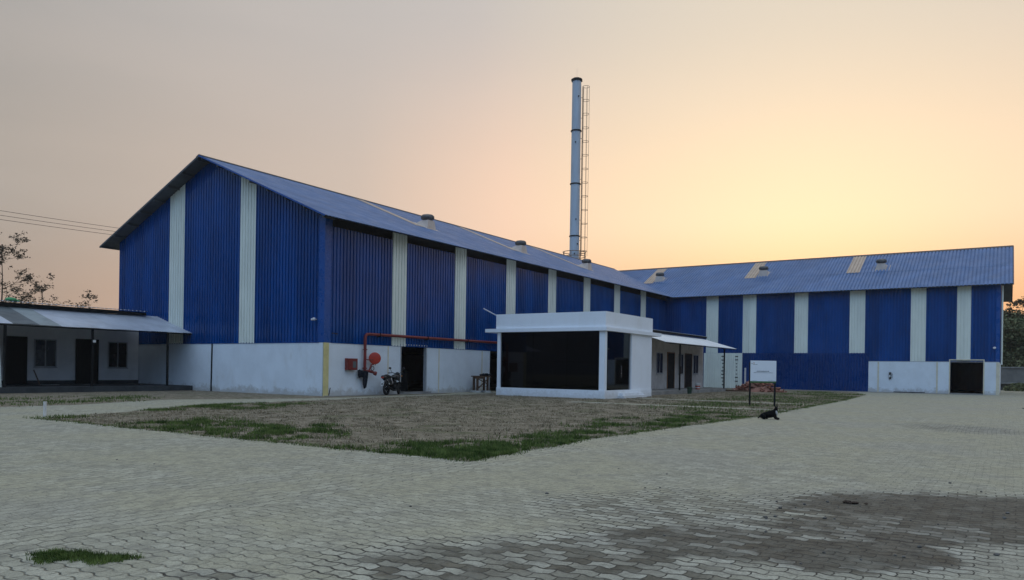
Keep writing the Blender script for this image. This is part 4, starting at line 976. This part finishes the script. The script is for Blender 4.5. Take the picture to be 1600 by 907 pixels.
# ------------------------------------------------------------------ trees
def tree(name, base, H, spread, label, seed, leaf, clumps=1.0, lsize=.22, npl=9, group=None, trunk_r=.18, fork=.35, bare=.2):
    rnd = random.Random(seed); root = thing(name, label, 'tree', base, group)
    B = V(base); tb = MB(); tips = []
    def branch(p, d, ln, r, lev):
        n = 4; pts = [p]; rs = [r]
        for i in range(n):
            d = (d + V((rnd.uniform(-.22, .22), rnd.uniform(-.22, .22), rnd.uniform(-.05, .16)))).normalized()
            p = p + d * ln / n; pts.append(p); rs.append(r * (1 - .55 * (i + 1) / n))
            if lev >= 2 or (lev >= 1 and i >= 2): tips.append(p)
            if lev < 3 and i >= (1 if lev else 0):
                for _ in range(rnd.choice((1, 2, 2)) if lev < 2 else 1):
                    az = rnd.uniform(0, 2 * pi); dd = (d * rnd.uniform(.3, .8) + V((cos(az), sin(az), rnd.uniform(-.05, .35))) * spread).normalized()
                    branch(p, dd, ln * rnd.uniform(.45, .68), rs[-1] * .6, lev + 1)
        tb.tube(pts, rs, 5 if lev > 1 else 7, caps=False)
    # leader with whorled limbs
    p = B.copy(); d = V((0, 0, 1)); n = 9; pts = [p]; rs = [trunk_r]
    for i in range(n):
        d = (d + V((rnd.uniform(-.07, .07), rnd.uniform(-.07, .07), .25))).normalized(); p = p + d * H * .92 / n; pts.append(p); rs.append(trunk_r * (1 - .85 * (i + 1) / n))
        if (i + 1) / n > fork:
            for _ in range(rnd.choice((2, 3, 3))):
                az = rnd.uniform(0, 2 * pi); dd = V((cos(az), sin(az), rnd.uniform(.05, .5))).normalized()
                branch(p, dd, H * .22 * spread * (1.25 - .65 * (i + 1) / n), rs[-1] * .55, 1)
    tips.append(p)
    tb.tube(pts, rs, 8, caps=False); tb.build('trunk', M['bark'], root)
    lv = []; lf = []
    for q in tips:
        if rnd.random() < bare: continue
        c_r = rnd.uniform(.5, 1.1) * clumps
        for _ in range(npl):
            c = q + V((rnd.gauss(0, 1), rnd.gauss(0, 1), rnd.gauss(0, .6))) * c_r * .45; s_ = lsize * rnd.uniform(.6, 1.3)
            a = V((rnd.uniform(-1, 1), rnd.uniform(-1, 1), rnd.uniform(-.6, .6))).normalized(); e = a.cross(V((rnd.uniform(-1, 1), rnd.uniform(-1, 1), rnd.uniform(-1, 1)))).normalized()
            k = len(lv); lv += [c - a * s_, c + e * s_ * .5, c + a * s_, c - e * s_ * .5]; lf.append((k, k + 1, k + 2, k + 3))
    cb = MB(); cb.add(lv, lf); cb.build('crown', leaf, root); return root
tree('tree', (14.0, 69.2, 0), 16.6, 1.0, 'tall thin tree with sparse dark leaf clumps behind the shed roof', 21, M['leaf_dry'], .36, .12, 7, trunk_r=.15, fork=.28, bare=.5)
tree('tree', (19.2, 71.5, 0), 12.0, 1.15, 'small bare spreading tree beside the tall tree behind the shed', 5, M['leaf_dry'], .3, .13, 3, trunk_r=.13, fork=.5, bare=.75)
tree('tree', (22.6, 66.5, 0), 10.2, .9, 'lowest twiggy treetop just showing over the shed roof near the warehouse', 9, M['leaf_dry'], .3, .13, 3, trunk_r=.10, fork=.55, bare=.75)
# trees beyond the wall on the right
def FL(f, l): p = CAM + FW * f + RT * l; return (p.x, p.y)
R_ = [(FL(105, 68.5), 8.6, 'bushy green tree behind the compound wall, nearest the warehouse corner', 31), (FL(103, 71.5), 8.0, 'bushy green tree behind the wall at the right edge of view', 32), (FL(118, 78.5), 10.5, 'taller hazy green tree further behind the compound wall', 33), (FL(106, 76), 8.4, 'outermost bushy tree behind the compound wall', 34), (FL(112, 70.5), 8.8, 'distant bushy tree between two nearer trees behind the wall', 35)]
for (x, y), H, lab, sd_ in R_:
    tree('tree', (x, y, 0), H, 1.35, lab, sd_, M['leaf'], 1.8, .24, 34, 'green trees behind the compound wall', trunk_r=.2, fork=.08, bare=.0)
tree('tree', FL(108, 72.0) + (0,), 13.0, .9, 'bare thin tree with few leaves rising above the green trees at right', 44, M['leaf_dry'], .5, .16, 5, trunk_r=.12, fork=.5, bare=.5)
# low bushes under the wall
def bush(x, y, rr, hh, lab, sd_, m=None):
    rnd = random.Random(sd_); b = MB()
    for _ in range(420):
        a = rnd.uniform(0, 2 * pi); r = rr * sqrt(rnd.random()); z = rnd.random() ** .8 * hh * (1 - .6 * (r / rr) ** 2)
        c = V((x + r * cos(a), y + r * sin(a), z)); d = V((rnd.uniform(-1, 1), rnd.uniform(-1, 1), rnd.uniform(-.3, 1))).normalized(); e = d.cross(V((rnd.uniform(-1, 1), rnd.uniform(-1, 1), .3))).normalized(); s_ = rnd.uniform(.10, .24)
        b.add([c - d * s_, c + e * s_ * .5, c + d * s_, c - e * s_ * .5], [(0, 1, 2, 3)])
    tag(recentre(b.build('bush', m or M['leaf']), (x, y, 0)), lab, 'bush')
bush(72.5, -31.9, 1.6, 1.0, 'low leafy bush at the foot of the compound wall', 3)
bush(80.0, -33.5, 1.8, 3.8, 'taller yellowish bush overtopping the compound wall', 4)
# compound wall with coping
cwall = thing('compound_wall', 'grey concrete compound wall closing the yard behind the far warehouse', 'wall', (78, -40, 0))
b = MB(); b.box(77.8, 78.1, -75, -20, 0, 2.6); b.build('wall_face', M['wallgrey'], cwall)
b = MB(); b.box(77.7, 78.2, -75, -20, 2.602, 2.75); b.build('coping', M['concrete'], cwall)
b = MB(); b.box(77.2, 77.79, -75, -20, .75, .95); b.build('ledge', M['concrete'], cwall)
b = MB(); b.obox((71.5, -33.2, .35), (.3, 1, 0), (-1, .3, 0), (0, 0, 1), .8, .4, .35); bmx = tag(b.build('concrete_block', M['concrete']), 'pale concrete block standing before the compound wall', 'block')

# ------------------------------------------------------------------ grass (stuff) and pebbles
def inside(p, poly):
    x, y = p; c = False; n = len(poly); j = n - 1
    for i in range(n):
        xi, yi = poly[i]; xj, yj = poly[j]
        if (yi > y) != (yj > y) and x < (xj - xi) * (y - yi) / (yj - yi) + xi: c = not c
        j = i
    return c
rs = np.random.RandomState(4)
def blades(name, pts, h, wd, m, label, lean=.5, z0=.008):
    pts = np.array(pts); n = len(pts); a = rs.uniform(0, 2 * pi, n); hh = h * rs.uniform(.45, 1.25, n); la = rs.uniform(0, 2 * pi, n); lm = rs.uniform(0, lean, n) * hh
    dx = np.cos(a) * wd / 2; dy = np.sin(a) * wd / 2
    v = np.zeros((n, 3, 3)); v[:, 0] = np.stack([pts[:, 0] - dx, pts[:, 1] - dy, np.full(n, z0)], 1); v[:, 1] = np.stack([pts[:, 0] + dx, pts[:, 1] + dy, np.full(n, z0)], 1)
    v[:, 2] = np.stack([pts[:, 0] + np.cos(la) * lm, pts[:, 1] + np.sin(la) * lm, z0 + hh], 1)
    me = bpy.data.meshes.new(name); me.vertices.add(3 * n); me.vertices.foreach_set('co', v.reshape(-1)); me.loops.add(3 * n); me.loops.foreach_set('vertex_index', np.arange(3 * n, dtype=np.int32))
    me.polygons.add(n); me.polygons.foreach_set('loop_start', np.arange(0, 3 * n, 3, dtype=np.int32)); me.update(calc_edges=True); me.validate()
    me.materials.append(m); o = bpy.data.objects.new(name, me); COL.objects.link(o); return tag(o, label, 'grass', kind='stuff')
def scatter(poly, n, thr=0.0, sc=1.4, soft=.35, avoid=True, clip=None):
    xs = [min(p[0] for p in poly) - soft, max(p[0] for p in poly) + soft]; ys = [min(p[1] for p in poly) - soft, max(p[1] for p in poly) + soft]; out = []; tries = 0
    while len(out) < n and tries < n * 12:
        tries += 1; x = random.uniform(min(xs), max(xs)); y = random.uniform(min(ys), max(ys))
        if not inside((x + random.gauss(0, soft), y + random.gauss(0, soft)), poly): continue
        if clip and not inside((x, y), clip): continue
        if avoid and ((4.65 < x < 5.65 or 12.25 < x < 13.35) and y < -12): continue
        if 9.9 < x < 37 and y > -11.8: continue
        q = noise.noise(V((x * sc, y * sc, 0))) + .5 * noise.noise(V((x * sc * 3, y * sc * 3, 4)))
        if q < thr + random.uniform(-.25, .25): continue
        out.append((x, y))
    return out
CL = LAWN_R
P = []
P += scatter([(-17.9, -22.9), (-17.9, -19.6), (-16.2, -20.2), (-14.2, -21.6), (-12.3, -20.9), (-12.4, -22.5)], 7500, .15, 1.2, clip=CL)
P += scatter([(-17.9, -22.95), (-17.9, -20.6), (-16.7, -21.3), (-15.2, -22.3), (-13, -22.7)], 4000, -.15, 1.8, clip=CL)
P += scatter([(-17.95, -15.8), (-17.95, -12.4), (-16.6, -11.2), (-14.0, -10.8), (-15.6, -14.5)], 4800, .15, 1.2, clip=CL)
P += scatter([(-17.9, -17.9), (-16.6, -18.0), (-13.8, -15.2), (-15.2, -14.1), (-17.9, -16.4)], 4500, .1, 1.2, clip=CL)
P += scatter([(-15.0, -23), (0, -23.2), (1, -20.6), (-6.6, -19.8), (-12.2, -21.0)], 9000, .22, .9, clip=CL)
P += scatter([(-14, -6.2), (-10.4, -7.8), (-6, -5.5), (-8.5, -3.6), (-12, -4.6)], 5000, .05, .7, clip=CL)
P += scatter([(-17.8, -7.7), (-16.8, -8.3), (-16.6, -7.2)], 350, -1, clip=None)
blades('grass', P, .085, .022, M['grass'], 'green grass growing along the edges of the dry lawn', .7)
P = scatter([(1, -23), (1, -17.5), (12, -16), (30, -16), (44, -15.5), (36, -21.6), (20, -22.4)], 9000, .0, .3, clip=CL)
blades('grass', P, .10, .03, M['grass'], 'thin green grass between the paths near the far warehouse', .7)
P = scatter([(-30, -1.1), (-16, -1.3), (-12.5, -1), (-8, 1.5), (-7, 5), (-14, 6.5), (-30, 6)], 7000, .05, .5, avoid=False)
blades('grass', P, .10, .03, M['grass'], 'green grass verge in front of the shed porch', .7)
P = scatter(LAWN_R, 70000, .10, 1.3, soft=0)
P = [p for p in P if p[0] < 32]
blades('dry_grass', P, .06, .022, M['straw'], 'short straw coloured dry grass all over the lawn', 1.4)
P = []
for (x, y) in LAWN_R:
    if x > 30 or y > -7.5 and x > -17.5: continue
    for _ in range(random.choice((6, 14, 26, 40))): P.append((x + random.gauss(0, .09), y + random.gauss(0, .09)))
blades('dry_grass', P, .06, .014, M['grass'], 'ragged grass fringe along the lawn edge', 1.2, .004)
P = []
for (x, y, a, b_, n) in ((-25.15, -24.03, .21, .17, 2300), (-24.97, -24.42, .20, .13, 1500), (-25.07, -24.22, .10, .10, 300)):
    for _ in range(n):
        r = sqrt(random.random()) ; th = random.uniform(0, 2 * pi); r *= 1 + .30 * sin(3 * th + x) + .20 * sin(7 * th) + random.gauss(0, .12)
        l, f = a * r * cos(th), b_ * r * sin(th); P.append((x + RT.x * l + FW.x * f, y + RT.y * l + FW.y * f))
blades('weed_patch', P, .042, .007, M['grass'], 'low green weed patch growing through the pavers at the lower left', .9, .004)

p = CAM + FW * 9.32 + RT * 4.23; b = MB(); rc = random.Random(2)
for _ in range(18): b.ell((p.x + rc.gauss(0, .025), p.y + rc.gauss(0, .045), .010 + rc.random() * .015), (rc.uniform(.015, .035), rc.uniform(.015, .035), rc.uniform(.008, .018)), Matrix.Rotation(rc.uniform(0, 3), 3, 'Z'), 7, 5)
tag(recentre(b.build('soil_clod', M['bark']), (p.x, p.y, .004)), 'dark crumbly soil clod on the brown stained paving', 'clod')
# loose stones on the paving
random.seed(19); sp = None
for k in range(60):
    f = random.uniform(6, 14); l = random.uniform(-.55, .64) * f
    if random.random() < .6: f = random.uniform(6.2, 10.5); l = random.uniform(.15, .66) * f
    p = CAM + FW * f + RT * l
    if inside((p.x, p.y), LAWN_R): continue
    if sp is None:
        bm = bmesh.new(); bmesh.ops.create_icosphere(bm, subdivisions=2, radius=1)
        for v_ in bm.verts: v_.co *= 1 + .35 * noise.noise(v_.co * 1.3)
        me = bpy.data.meshes.new('stone'); bm.to_mesh(me); bm.free(); me.materials.append(M['stone']); sp = o = bpy.data.objects.new('stone', me)
    else: o = sp.copy()
    COL.objects.link(o); s_ = random.choice((.008, .010, .012, .016, .022)); o.scale = (s_, s_ * random.uniform(.7, 1.2), s_ * .6); o.location = (p.x, p.y, .004 + s_ * .35); o.rotation_euler = (0, 0, random.uniform(0, 6))
    tag(o, 'small dark stone lying loose on the dusty pavers', 'stone', 'loose stones on the paving')

# ------------------------------------------------------------------ evening haze: one closed box of even air
b = MB(); b.box(-190, 340, -270, 290, -1.0, 42); hz = b.build('haze', None)
hm = bpy.data.materials.new('evening_haze'); hm.use_nodes = True; ht = hm.node_tree; ht.nodes.clear()
ho = N_(ht, 'ShaderNodeOutputMaterial'); pv = N_(ht, 'ShaderNodeVolumePrincipled')
pv.inputs['Color'].default_value = (.93, .92, .90, 1); pv.inputs['Density'].default_value = .0003; pv.inputs['Anisotropy'].default_value = .3
ht.links.new(pv.outputs[0], ho.inputs['Volume']); hz.data.materials.append(hm); tag(hz, kind='stuff')
